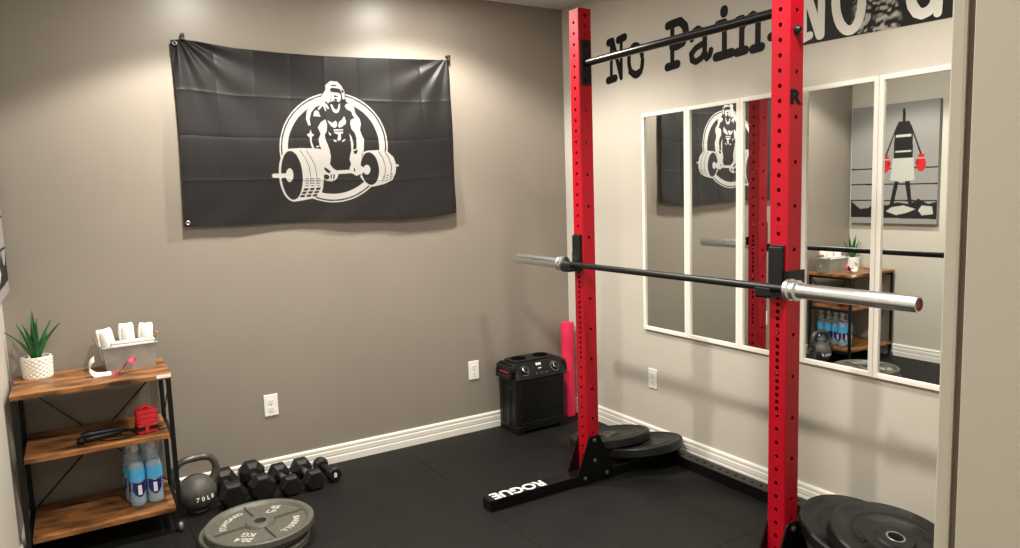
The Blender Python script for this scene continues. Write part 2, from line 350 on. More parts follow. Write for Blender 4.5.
# ---------------------------------------------------------------- outlines of the printed emblem, flag edges and letters (metres)
LOGO=[(1,[(-1.243,1.75),(-1.245,1.728),(-1.248,1.707),(-1.253,1.686),(-1.26,1.665),(-1.268,1.645),(-1.278,1.626),(-1.288,1.606),(-1.301,1.588),(-1.314,1.571),(-1.329,1.554),(-1.344,1.539),(-1.361,1.524),(-1.378,1.511),(-1.397,1.499),(-1.416,1.489),(-1.436,1.479),(-1.456,1.471),(-1.476,1.465),(-1.497,1.46),(-1.518,1.456),(-1.539,1.454),(-1.56,1.453),(-1.581,1.454),(-1.601,1.456),(-1.622,1.46),(-1.641,1.465),(-1.661,1.471),(-1.679,1.478),(-1.697,1.487),(-1.714,1.497),(-1.73,1.509),(-1.746,1.521),(-1.76,1.534),(-1.773,1.549),(-1.785,1.564),(-1.796,1.58),(-1.806,1.597),(-1.815,1.614),(-1.822,1.632),(-1.828,1.65),(-1.833,1.669),(-1.836,1.689),(-1.838,1.708),(-1.839,1.728),(-1.838,1.747),(-1.836,1.767),(-1.833,1.787),(-1.828,1.806),(-1.822,1.825),(-1.815,1.844),(-1.807,1.862),(-1.797,1.88),(-1.786,1.898),(-1.774,1.914),(-1.761,1.93),(-1.747,1.945),(-1.732,1.959),(-1.716,1.972),(-1.699,1.985),(-1.682,1.996),(-1.664,2.006),(-1.645,2.015),(-1.626,2.022),(-1.606,2.029),(-1.586,2.034),(-1.565,2.037),(-1.545,2.039),(-1.524,2.04),(-1.503,2.04),(-1.483,2.038),(-1.462,2.034),(-1.443,2.03),(-1.423,2.023),(-1.404,2.016),(-1.386,2.007),(-1.368,1.997),(-1.351,1.985),(-1.335,1.972),(-1.32,1.958),(-1.307,1.943),(-1.294,1.927),(-1.282,1.91),(-1.272,1.892),(-1.264,1.873),(-1.256,1.854),(-1.251,1.834),(-1.246,1.813),(-1.244,1.792),(-1.242,1.771)]),(0,[(-1.251,1.75),(-1.253,1.729),(-1.256,1.708),(-1.261,1.688),(-1.268,1.668),(-1.275,1.648),(-1.285,1.629),(-1.295,1.61),(-1.307,1.592),(-1.32,1.575),(-1.334,1.559),(-1.35,1.544),(-1.366,1.53),(-1.383,1.517),(-1.401,1.506),(-1.419,1.495),(-1.439,1.486),(-1.458,1.478),(-1.478,1.472),(-1.498,1.467),(-1.519,1.463),(-1.539,1.461),(-1.56,1.461),(-1.58,1.461),(-1.6,1.463),(-1.62,1.467),(-1.639,1.472),(-1.658,1.478),(-1.676,1.485),(-1.693,1.494),(-1.71,1.504),(-1.726,1.515),(-1.741,1.527),(-1.755,1.54),(-1.768,1.554),(-1.78,1.568),(-1.79,1.584),(-1.8,1.6),(-1.808,1.617),(-1.816,1.635),(-1.821,1.653),(-1.826,1.671),(-1.829,1.69),(-1.831,1.709),(-1.832,1.728),(-1.831,1.747),(-1.829,1.767),(-1.826,1.786),(-1.822,1.805),(-1.816,1.823),(-1.809,1.842),(-1.801,1.86),(-1.791,1.877),(-1.781,1.894),(-1.769,1.91),(-1.756,1.926),(-1.742,1.94),(-1.728,1.954),(-1.712,1.967),(-1.696,1.979),(-1.679,1.99),(-1.661,2.0),(-1.643,2.008),(-1.624,2.015),(-1.604,2.022),(-1.585,2.027),(-1.565,2.03),(-1.545,2.032),(-1.525,2.033),(-1.505,2.033),(-1.485,2.031),(-1.465,2.027),(-1.445,2.023),(-1.426,2.017),(-1.408,2.009),(-1.39,2.0),(-1.373,1.99),(-1.356,1.979),(-1.341,1.966),(-1.326,1.953),(-1.313,1.938),(-1.301,1.922),(-1.289,1.906),(-1.28,1.888),(-1.271,1.87),(-1.264,1.851),(-1.258,1.831),(-1.254,1.811),(-1.252,1.791),(-1.251,1.77)]),(1,[(-1.259,1.75),(-1.261,1.729),(-1.264,1.709),(-1.269,1.689),(-1.275,1.67),(-1.283,1.651),(-1.292,1.632),(-1.302,1.614),(-1.314,1.596),(-1.326,1.58),(-1.34,1.564),(-1.355,1.55),(-1.371,1.536),(-1.387,1.523),(-1.405,1.512),(-1.423,1.502),(-1.441,1.493),(-1.461,1.485),(-1.48,1.479),(-1.5,1.474),(-1.52,1.471),(-1.54,1.469),(-1.56,1.468),(-1.579,1.469),(-1.599,1.471),(-1.618,1.474),(-1.637,1.479),(-1.655,1.485),(-1.673,1.492),(-1.69,1.5),(-1.706,1.51),(-1.722,1.52),(-1.736,1.532),(-1.75,1.545),(-1.762,1.558),(-1.774,1.573),(-1.785,1.588),(-1.794,1.604),(-1.802,1.621),(-1.809,1.638),(-1.815,1.655),(-1.819,1.673),(-1.822,1.691),(-1.824,1.71),(-1.825,1.729),(-1.824,1.747),(-1.823,1.766),(-1.819,1.785),(-1.815,1.803),(-1.809,1.821),(-1.802,1.839),(-1.794,1.857),(-1.785,1.874),(-1.775,1.89),(-1.763,1.906),(-1.751,1.921),(-1.738,1.936),(-1.723,1.949),(-1.708,1.962),(-1.692,1.973),(-1.676,1.984),(-1.658,1.993),(-1.64,2.002),(-1.622,2.009),(-1.603,2.015),(-1.584,2.019),(-1.565,2.023),(-1.545,2.025),(-1.525,2.026),(-1.506,2.025),(-1.486,2.023),(-1.467,2.02),(-1.448,2.016),(-1.429,2.01),(-1.411,2.002),(-1.394,1.994),(-1.377,1.984),(-1.361,1.973),(-1.346,1.961),(-1.332,1.947),(-1.319,1.933),(-1.307,1.918),(-1.296,1.902),(-1.287,1.884),(-1.279,1.867),(-1.272,1.848),(-1.266,1.829),(-1.262,1.81),(-1.26,1.79),(-1.259,1.77)]),(0,[(-1.292,1.75),(-1.294,1.732),(-1.297,1.714),(-1.301,1.696),(-1.307,1.679),(-1.314,1.662),(-1.322,1.645),(-1.331,1.629),(-1.341,1.614),(-1.352,1.599),(-1.364,1.585),(-1.377,1.572),(-1.391,1.56),(-1.406,1.549),(-1.421,1.539),(-1.437,1.53),(-1.454,1.522),(-1.471,1.515),(-1.488,1.509),(-1.506,1.505),(-1.523,1.502),(-1.541,1.5),(-1.559,1.499),(-1.576,1.5),(-1.594,1.501),(-1.611,1.504),(-1.628,1.508),(-1.644,1.514),(-1.66,1.52),(-1.675,1.527),(-1.689,1.536),(-1.703,1.545),(-1.716,1.556),(-1.728,1.567),(-1.74,1.579),(-1.75,1.592),(-1.759,1.605),(-1.768,1.62),(-1.775,1.634),(-1.781,1.65),(-1.787,1.665),(-1.791,1.681),(-1.794,1.698),(-1.795,1.714),(-1.796,1.731),(-1.795,1.748),(-1.794,1.764),(-1.791,1.781),(-1.787,1.797),(-1.782,1.814),(-1.776,1.83),(-1.768,1.845),(-1.76,1.86),(-1.751,1.875),(-1.741,1.889),(-1.73,1.903),(-1.718,1.915),(-1.705,1.927),(-1.691,1.939),(-1.677,1.949),(-1.662,1.958),(-1.647,1.967),(-1.631,1.974),(-1.614,1.98),(-1.598,1.986),(-1.581,1.99),(-1.563,1.993),(-1.546,1.995),(-1.528,1.995),(-1.511,1.995),(-1.494,1.993),(-1.476,1.99),(-1.46,1.986),(-1.443,1.98),(-1.427,1.974),(-1.412,1.966),(-1.397,1.958),(-1.383,1.948),(-1.369,1.937),(-1.357,1.925),(-1.345,1.912),(-1.335,1.899),(-1.325,1.884),(-1.317,1.869),(-1.31,1.853),(-1.304,1.837),(-1.299,1.82),(-1.295,1.803),(-1.293,1.785),(-1.292,1.767)]),(0,[(-1.614,1.978),(-1.612,2.001),(-1.593,2.035),(-1.578,2.049),(-1.576,2.079),(-1.549,2.104),(-1.509,2.103),(-1.482,2.082),(-1.465,2.051),(-1.466,1.996),(-1.417,1.967),(-1.413,1.919),(-1.417,1.85),(-1.684,1.846),(-1.69,1.906),(-1.662,1.966)]),(1,[(-1.576,2.05),(-1.575,2.076),(-1.547,2.099),(-1.509,2.098),(-1.486,2.077),(-1.47,2.047),(-1.47,2.01),(-1.481,2.005),(-1.487,2.043),(-1.496,2.061),(-1.539,2.065),(-1.551,2.056),(-1.544,2.03),(-1.553,1.993),(-1.565,1.981),(-1.575,1.992),(-1.586,1.985),(-1.62,1.986),(-1.599,2.018),(-1.582,2.042)]),(0,[(-1.543,2.079),(-1.514,2.081),(-1.515,2.074),(-1.542,2.072)]),(1,[(-1.543,2.045),(-1.532,2.04),(-1.506,2.04),(-1.493,2.032),(-1.491,2.022),(-1.497,1.995),(-1.507,1.989),(-1.511,2.001),(-1.517,2.007),(-1.527,2.01),(-1.535,2.0),(-1.542,1.992),(-1.551,1.989),(-1.543,2.017)]),(0,[(-1.533,2.024),(-1.524,2.026),(-1.514,2.022),(-1.506,2.025),(-1.507,2.02),(-1.518,2.014),(-1.529,2.016)]),(1,[(-1.553,1.978),(-1.547,1.955),(-1.539,1.938),(-1.524,1.93),(-1.51,1.937),(-1.501,1.956),(-1.498,1.984),(-1.507,1.977),(-1.51,1.961),(-1.518,1.95),(-1.527,1.95),(-1.536,1.959),(-1.54,1.974)]),(1,[(-1.535,1.994),(-1.53,2.004),(-1.525,1.994)]),(1,[(-1.517,1.994),(-1.512,2.003),(-1.508,1.993)]),(0,[(-1.487,2.06),(-1.473,2.05),(-1.477,2.037),(-1.486,2.043)]),(1,[(-1.68,1.863),(-1.689,1.896),(-1.682,1.936),(-1.661,1.967),(-1.628,1.988),(-1.605,1.987),(-1.592,1.991),(-1.57,1.974),(-1.561,1.955),(-1.567,1.95),(-1.583,1.966),(-1.578,1.939),(-1.584,1.942),(-1.595,1.97),(-1.616,1.945),(-1.623,1.949),(-1.607,1.973),(-1.636,1.959),(-1.659,1.932),(-1.671,1.896),(-1.668,1.863)]),(1,[(-1.649,1.912),(-1.642,1.937),(-1.63,1.943),(-1.618,1.935),(-1.616,1.922),(-1.61,1.91)]),(1,[(-1.63,1.852),(-1.613,1.879),(-1.587,1.896),(-1.58,1.871),(-1.584,1.834),(-1.596,1.815),(-1.594,1.79),(-1.583,1.761),(-1.575,1.733),(-1.57,1.699),(-1.577,1.658),(-1.561,1.637),(-1.567,1.613),(-1.609,1.614),(-1.627,1.665),(-1.61,1.712),(-1.619,1.739),(-1.628,1.761),(-1.63,1.793),(-1.617,1.819),(-1.623,1.835)]),(1,[(-1.691,1.815),(-1.676,1.822),(-1.67,1.841),(-1.665,1.821),(-1.652,1.813),(-1.666,1.802),(-1.669,1.779),(-1.655,1.736),(-1.667,1.739),(-1.676,1.773),(-1.676,1.798),(-1.686,1.806)]),(0,[(-1.66,1.739),(-1.642,1.746),(-1.619,1.729),(-1.609,1.71),(-1.619,1.705),(-1.644,1.722)]),(1,[(-1.647,1.754),(-1.628,1.756),(-1.631,1.75),(-1.645,1.748)]),(0,[(-1.646,1.799),(-1.633,1.783),(-1.627,1.766),(-1.642,1.769),(-1.652,1.786)]),(1,[(-1.576,1.892),(-1.551,1.878),(-1.529,1.891),(-1.523,1.877),(-1.526,1.861),(-1.538,1.851),(-1.555,1.859),(-1.568,1.876)]),(1,[(-1.48,1.916),(-1.472,1.889),(-1.476,1.874),(-1.501,1.857),(-1.514,1.853),(-1.518,1.864),(-1.511,1.884),(-1.494,1.897)]),(1,[(-1.547,1.843),(-1.492,1.846),(-1.492,1.84),(-1.545,1.836)]),(1,[(-1.545,1.831),(-1.493,1.833),(-1.495,1.823),(-1.508,1.82),(-1.506,1.794),(-1.52,1.783),(-1.528,1.79),(-1.521,1.816),(-1.541,1.824)]),(1,[(-1.575,1.831),(-1.561,1.818),(-1.563,1.809),(-1.573,1.817)]),(1,[(-1.548,1.791),(-1.53,1.782),(-1.539,1.776),(-1.548,1.783)]),(1,[(-1.503,1.782),(-1.483,1.796),(-1.487,1.785),(-1.502,1.777)]),(1,[(-1.474,1.972),(-1.458,1.985),(-1.436,1.983),(-1.421,1.966),(-1.416,1.933),(-1.393,1.903),(-1.388,1.879),(-1.397,1.844),(-1.388,1.816),(-1.377,1.794),(-1.382,1.733),(-1.395,1.712),(-1.404,1.663),(-1.385,1.632),(-1.387,1.611),(-1.432,1.594),(-1.456,1.608),(-1.47,1.633),(-1.459,1.657),(-1.466,1.684),(-1.461,1.709),(-1.453,1.733),(-1.423,1.741),(-1.42,1.795),(-1.427,1.826),(-1.444,1.847),(-1.45,1.877),(-1.444,1.897),(-1.422,1.908),(-1.434,1.924),(-1.437,1.941),(-1.464,1.955)]),(1,[(-1.459,1.824),(-1.446,1.802),(-1.44,1.767),(-1.444,1.733),(-1.453,1.733),(-1.453,1.774)]),(0,[(-1.444,1.727),(-1.416,1.738),(-1.422,1.717),(-1.434,1.71)]),(1,[(-1.573,1.624),(-1.436,1.628),(-1.437,1.61),(-1.56,1.604)]),(1,[(-1.534,1.602),(-1.535,1.596),(-1.537,1.591),(-1.54,1.586),(-1.544,1.581),(-1.549,1.577),(-1.554,1.573),(-1.56,1.57),(-1.567,1.568),(-1.574,1.567),(-1.58,1.567),(-1.587,1.568),(-1.594,1.569),(-1.6,1.571),(-1.606,1.574),(-1.61,1.578),(-1.615,1.582),(-1.618,1.587),(-1.62,1.592),(-1.621,1.598),(-1.622,1.603),(-1.621,1.609),(-1.619,1.614),(-1.616,1.619),(-1.612,1.624),(-1.607,1.628),(-1.602,1.632),(-1.596,1.634),(-1.59,1.637),(-1.583,1.638),(-1.576,1.638),(-1.569,1.638),(-1.563,1.636),(-1.556,1.634),(-1.551,1.631),(-1.546,1.627),(-1.541,1.623),(-1.538,1.618),(-1.536,1.613),(-1.535,1.608)]),(0,[(-1.609,1.643),(-1.595,1.637),(-1.575,1.62),(-1.58,1.609),(-1.595,1.615),(-1.607,1.629)]),(0,[(-1.584,1.585),(-1.585,1.583),(-1.586,1.581),(-1.588,1.58),(-1.59,1.578),(-1.592,1.577),(-1.595,1.577),(-1.597,1.577),(-1.6,1.577),(-1.602,1.577),(-1.605,1.578),(-1.607,1.579),(-1.609,1.58),(-1.611,1.582),(-1.613,1.584),(-1.614,1.586),(-1.615,1.588),(-1.616,1.59),(-1.616,1.592),(-1.615,1.594),(-1.615,1.596),(-1.614,1.598),(-1.612,1.6),(-1.61,1.602),(-1.608,1.603),(-1.606,1.604),(-1.604,1.604),(-1.601,1.605),(-1.599,1.605),(-1.596,1.604),(-1.594,1.603),(-1.591,1.602),(-1.589,1.601),(-1.587,1.599),(-1.586,1.597),(-1.584,1.595),(-1.583,1.593),(-1.583,1.591),(-1.583,1.589),(-1.583,1.587)]),(0,[(-1.574,1.606),(-1.568,1.602),(-1.572,1.582),(-1.579,1.579)]),(0,[(-1.559,1.606),(-1.551,1.601),(-1.556,1.58),(-1.565,1.576)]),(0,[(-1.396,1.634),(-1.396,1.632),(-1.396,1.631),(-1.397,1.63),(-1.398,1.629),(-1.399,1.628),(-1.401,1.627),(-1.403,1.626),(-1.405,1.625),(-1.407,1.624),(-1.409,1.624),(-1.412,1.624),(-1.414,1.623),(-1.416,1.623),(-1.418,1.624),(-1.42,1.624),(-1.422,1.625),(-1.423,1.625),(-1.424,1.626),(-1.425,1.627),(-1.425,1.628),(-1.425,1.629),(-1.425,1.63),(-1.424,1.631),(-1.423,1.633),(-1.422,1.634),(-1.42,1.635),(-1.418,1.636),(-1.416,1.636),(-1.414,1.637),(-1.412,1.638),(-1.409,1.638),(-1.407,1.638),(-1.405,1.638),(-1.403,1.638),(-1.401,1.638),(-1.399,1.637),(-1.398,1.636),(-1.397,1.636),(-1.396,1.635)]),(0,[(-1.445,1.641),(-1.436,1.628),(-1.439,1.614),(-1.445,1.623)]),(1,[(-1.807,1.733),(-1.79,1.74),(-1.728,1.744),(-1.646,1.742),(-1.601,1.735),(-1.614,1.58),(-1.62,1.535),(-1.63,1.503),(-1.669,1.48),(-1.746,1.468),(-1.78,1.464),(-1.813,1.484)]),(1,[(-1.719,1.608),(-1.719,1.587),(-1.721,1.566),(-1.724,1.546),(-1.729,1.527),(-1.735,1.51),(-1.742,1.495),(-1.751,1.484),(-1.76,1.475),(-1.77,1.469),(-1.78,1.466),(-1.79,1.467),(-1.801,1.472),(-1.81,1.479),(-1.82,1.49),(-1.828,1.503),(-1.835,1.519),(-1.841,1.536),(-1.846,1.555),(-1.849,1.576),(-1.85,1.597),(-1.85,1.618),(-1.849,1.638),(-1.846,1.658),(-1.841,1.677),(-1.835,1.693),(-1.828,1.708),(-1.819,1.72),(-1.81,1.729),(-1.801,1.734),(-1.791,1.737),(-1.78,1.737),(-1.77,1.733),(-1.76,1.726),(-1.751,1.716),(-1.743,1.703),(-1.735,1.687),(-1.729,1.67),(-1.724,1.65),(-1.721,1.63)]),(0,[(-1.726,1.608),(-1.725,1.587),(-1.727,1.568),(-1.73,1.549),(-1.734,1.531),(-1.739,1.515),(-1.745,1.502),(-1.752,1.49),(-1.76,1.482),(-1.769,1.477),(-1.778,1.474),(-1.787,1.475),(-1.796,1.479),(-1.804,1.487),(-1.812,1.496),(-1.82,1.509),(-1.826,1.524),(-1.831,1.54),(-1.835,1.559),(-1.838,1.578),(-1.839,1.597),(-1.839,1.617),(-1.838,1.637),(-1.835,1.655),(-1.831,1.673),(-1.826,1.688),(-1.82,1.702),(-1.813,1.713),(-1.805,1.721),(-1.797,1.727),(-1.788,1.729),(-1.779,1.729),(-1.77,1.725),(-1.761,1.718),(-1.753,1.709),(-1.746,1.696),(-1.74,1.682),(-1.734,1.665),(-1.73,1.647),(-1.727,1.628)]),(1,[(-1.775,1.603),(-1.775,1.597),(-1.777,1.592),(-1.778,1.587),(-1.78,1.582),(-1.782,1.578),(-1.785,1.574),(-1.788,1.571),(-1.791,1.569),(-1.794,1.568),(-1.797,1.567),(-1.8,1.568),(-1.803,1.569),(-1.806,1.572),(-1.808,1.575),(-1.81,1.578),(-1.812,1.583),(-1.813,1.587),(-1.814,1.593),(-1.814,1.598),(-1.814,1.604),(-1.814,1.609),(-1.813,1.615),(-1.811,1.62),(-1.809,1.624),(-1.807,1.629),(-1.804,1.632),(-1.801,1.635),(-1.798,1.637),(-1.795,1.639),(-1.792,1.639),(-1.789,1.639),(-1.786,1.637),(-1.784,1.635),(-1.781,1.632),(-1.779,1.628),(-1.777,1.624),(-1.776,1.619),(-1.775,1.614),(-1.775,1.609)]),(1,[(-1.867,1.601),(-1.868,1.6),(-1.868,1.598),(-1.869,1.597),(-1.87,1.595),(-1.871,1.594),(-1.872,1.593),(-1.873,1.592),(-1.875,1.592),(-1.876,1.591),(-1.878,1.591),(-1.879,1.591),(-1.881,1.592),(-1.882,1.592),(-1.883,1.593),(-1.884,1.594),(-1.885,1.596),(-1.886,1.597),(-1.886,1.598),(-1.887,1.6),(-1.887,1.602),(-1.886,1.603),(-1.886,1.605),(-1.885,1.606),(-1.884,1.608),(-1.883,1.609),(-1.882,1.61),(-1.881,1.611),(-1.879,1.611),(-1.878,1.612),(-1.876,1.612),(-1.875,1.612),(-1.873,1.611),(-1.872,1.611),(-1.871,1.61),(-1.87,1.609),(-1.869,1.607),(-1.868,1.606),(-1.868,1.605),(-1.867,1.603)]),(1,[(-1.876,1.612),(-1.801,1.613),(-1.803,1.59),(-1.878,1.591)]),(0,[(-1.735,1.731),(-1.71,1.693),(-1.692,1.652),(-1.685,1.606),(-1.687,1.553),(-1.684,1.553),(-1.682,1.606),(-1.689,1.653),(-1.708,1.694),(-1.732,1.733)]),(0,[(-1.702,1.731),(-1.678,1.693),(-1.659,1.652),(-1.652,1.605),(-1.654,1.552),(-1.651,1.552),(-1.649,1.606),(-1.656,1.653),(-1.675,1.694),(-1.7,1.733)]),(0,[(-1.713,1.586),(-1.693,1.587),(-1.693,1.583),(-1.713,1.583)]),(0,[(-1.682,1.586),(-1.662,1.586),(-1.662,1.582),(-1.683,1.582)]),(0,[(-1.652,1.585),(-1.631,1.586),(-1.632,1.582),(-1.652,1.581)]),(0,[(-1.714,1.574),(-1.693,1.574),(-1.694,1.57),(-1.714,1.57)]),(0,[(-1.683,1.573),(-1.663,1.574),(-1.663,1.57),(-1.684,1.57)]),(0,[(-1.653,1.573),(-1.632,1.573),(-1.632,1.569),(-1.653,1.569)]),(0,[(-1.714,1.561),(-1.694,1.562),(-1.694,1.558),(-1.715,1.558)]),(0,[(-1.684,1.561),(-1.664,1.561),(-1.664,1.557),(-1.684,1.557)]),(0,[(-1.653,1.56),(-1.633,1.56),(-1.633,1.556),(-1.654,1.556)]),(0,[(-1.715,1.549),(-1.695,1.549),(-1.695,1.545),(-1.715,1.545)]),(0,[(-1.685,1.548),(-1.664,1.548),(-1.665,1.545),(-1.685,1.544)]),(0,[(-1.654,1.547),(-1.634,1.548),(-1.634,1.544),(-1.655,1.544)]),(0,[(-1.721,1.533),(-1.697,1.534),(-1.703,1.521),(-1.727,1.52)]),(0,[(-1.688,1.534),(-1.664,1.535),(-1.67,1.522),(-1.694,1.521)]),(0,[(-1.655,1.535),(-1.631,1.536),(-1.637,1.523),(-1.661,1.522)]),(0,[(-1.731,1.515),(-1.707,1.517),(-1.713,1.504),(-1.737,1.503)]),(0,[(-1.698,1.516),(-1.674,1.518),(-1.68,1.505),(-1.704,1.504)]),(0,[(-1.665,1.517),(-1.641,1.519),(-1.647,1.506),(-1.671,1.505)]),(0,[(-1.741,1.498),(-1.717,1.499),(-1.723,1.486),(-1.747,1.486)]),(0,[(-1.708,1.499),(-1.684,1.5),(-1.69,1.487),(-1.714,1.487)]),(0,[(-1.675,1.5),(-1.651,1.501),(-1.657,1.488),(-1.681,1.488)]),(1,[(-1.388,1.723),(-1.36,1.731),(-1.299,1.734),(-1.244,1.725),(-1.211,1.693),(-1.197,1.65),(-1.203,1.607),(-1.225,1.566),(-1.273,1.546),(-1.345,1.532),(-1.377,1.544),(-1.406,1.583),(-1.413,1.595),(-1.406,1.592)]),(1,[(-1.293,1.639),(-1.293,1.623),(-1.294,1.608),(-1.297,1.594),(-1.301,1.581),(-1.306,1.569),(-1.312,1.558),(-1.319,1.549),(-1.328,1.543),(-1.336,1.538),(-1.345,1.536),(-1.355,1.537),(-1.364,1.539),(-1.373,1.544),(-1.381,1.551),(-1.389,1.561),(-1.396,1.571),(-1.401,1.584),(-1.406,1.597),(-1.409,1.612),(-1.411,1.626),(-1.411,1.641),(-1.41,1.656),(-1.407,1.67),(-1.404,1.683),(-1.398,1.695),(-1.392,1.706),(-1.385,1.715),(-1.377,1.721),(-1.368,1.726),(-1.359,1.728),(-1.35,1.728),(-1.341,1.725),(-1.332,1.721),(-1.324,1.714),(-1.316,1.705),(-1.309,1.694),(-1.303,1.682),(-1.299,1.668),(-1.295,1.654)]),(0,[(-1.3,1.638),(-1.299,1.624),(-1.3,1.61),(-1.303,1.596),(-1.306,1.584),(-1.311,1.572),(-1.316,1.563),(-1.323,1.554),(-1.33,1.548),(-1.338,1.544),(-1.346,1.542),(-1.354,1.543),(-1.362,1.545),(-1.37,1.55),(-1.378,1.557),(-1.385,1.565),(-1.391,1.575),(-1.396,1.587),(-1.4,1.6),(-1.403,1.613),(-1.404,1.627),(-1.405,1.641),(-1.404,1.655),(-1.402,1.668),(-1.398,1.681),(-1.394,1.692),(-1.388,1.701),(-1.382,1.71),(-1.375,1.716),(-1.367,1.72),(-1.359,1.722),(-1.351,1.722),(-1.343,1.719),(-1.335,1.715),(-1.327,1.708),(-1.32,1.7),(-1.314,1.69),(-1.309,1.678),(-1.305,1.666),(-1.302,1.652)]),(1,[(-1.35,1.626),(-1.351,1.622),(-1.352,1.618),(-1.353,1.614),(-1.355,1.611),(-1.357,1.608),(-1.36,1.605),(-1.363,1.603),(-1.366,1.601),(-1.369,1.6),(-1.372,1.6),(-1.375,1.601),(-1.378,1.602),(-1.381,1.603),(-1.384,1.605),(-1.386,1.608),(-1.388,1.611),(-1.389,1.615),(-1.39,1.619),(-1.391,1.623),(-1.391,1.627),(-1.39,1.631),(-1.389,1.635),(-1.388,1.639),(-1.386,1.642),(-1.384,1.645),(-1.381,1.648),(-1.378,1.65),(-1.375,1.652),(-1.372,1.653),(-1.369,1.653),(-1.366,1.653),(-1.363,1.652),(-1.36,1.65),(-1.357,1.648),(-1.355,1.645),(-1.353,1.642),(-1.352,1.638),(-1.351,1.635),(-1.35,1.631)]),(1,[(-1.428,1.633),(-1.37,1.633),(-1.371,1.621),(-1.43,1.611)]),(1,[(-1.387,1.625),(-1.388,1.622),(-1.388,1.618),(-1.39,1.615),(-1.391,1.612),(-1.393,1.61),(-1.395,1.608),(-1.397,1.606),(-1.4,1.605),(-1.402,1.604),(-1.405,1.604),(-1.407,1.604),(-1.41,1.605),(-1.412,1.606),(-1.414,1.608),(-1.416,1.61),(-1.418,1.613),(-1.419,1.616),(-1.42,1.619),(-1.42,1.622),(-1.42,1.625),(-1.42,1.629),(-1.419,1.632),(-1.418,1.635),(-1.416,1.638),(-1.414,1.641),(-1.412,1.643),(-1.41,1.645),(-1.407,1.646),(-1.405,1.647),(-1.402,1.647),(-1.4,1.647),(-1.397,1.646),(-1.395,1.644),(-1.393,1.643),(-1.391,1.64),(-1.39,1.638),(-1.388,1.635),(-1.388,1.632),(-1.387,1.628)]),(0,[(-1.301,1.726),(-1.277,1.69),(-1.264,1.648),(-1.267,1.602),(-1.277,1.566),(-1.274,1.565),(-1.263,1.602),(-1.261,1.648),(-1.273,1.691),(-1.297,1.728)]),(0,[(-1.265,1.726),(-1.241,1.69),(-1.228,1.647),(-1.231,1.602),(-1.241,1.565),(-1.238,1.565),(-1.227,1.601),(-1.224,1.648),(-1.237,1.691),(-1.262,1.728)]),(0,[(-1.281,1.59),(-1.266,1.592),(-1.267,1.588),(-1.282,1.586)]),(0,[(-1.256,1.595),(-1.24,1.597),(-1.242,1.593),(-1.257,1.59)]),(0,[(-1.23,1.599),(-1.215,1.601),(-1.217,1.597),(-1.232,1.595)]),(0,[(-1.285,1.578),(-1.27,1.58),(-1.272,1.576),(-1.287,1.574)]),(0,[(-1.26,1.583),(-1.245,1.585),(-1.247,1.581),(-1.262,1.578)]),(0,[(-1.235,1.587),(-1.22,1.589),(-1.221,1.585),(-1.237,1.583)]),(0,[(-1.29,1.566),(-1.275,1.568),(-1.276,1.564),(-1.291,1.562)]),(0,[(-1.265,1.57),(-1.25,1.573),(-1.251,1.568),(-1.266,1.566)]),(0,[(-1.24,1.575),(-1.224,1.577),(-1.226,1.573),(-1.241,1.571)]),(1,[(-1.202,1.654),(-1.182,1.653),(-1.182,1.643),(-1.202,1.643)])]
FLAG_TOP=[(-2.316,2.252),(-2.254,2.26),(-2.035,2.235),(-1.822,2.228),(-1.59,2.226),(-1.315,2.234),(-1.034,2.245),(-0.834,2.254)]
FLAG_BOTTOM=[(-2.323,1.36),(-2.195,1.357),(-2.061,1.357),(-1.86,1.357),(-1.645,1.357),(-1.424,1.351),(-1.18,1.341),(-0.997,1.348),(-0.831,1.365)]
FLAG_LEFT=[(-2.316,2.252),(-2.313,2.15),(-2.312,1.971),(-2.316,1.685),(-2.323,1.36)]
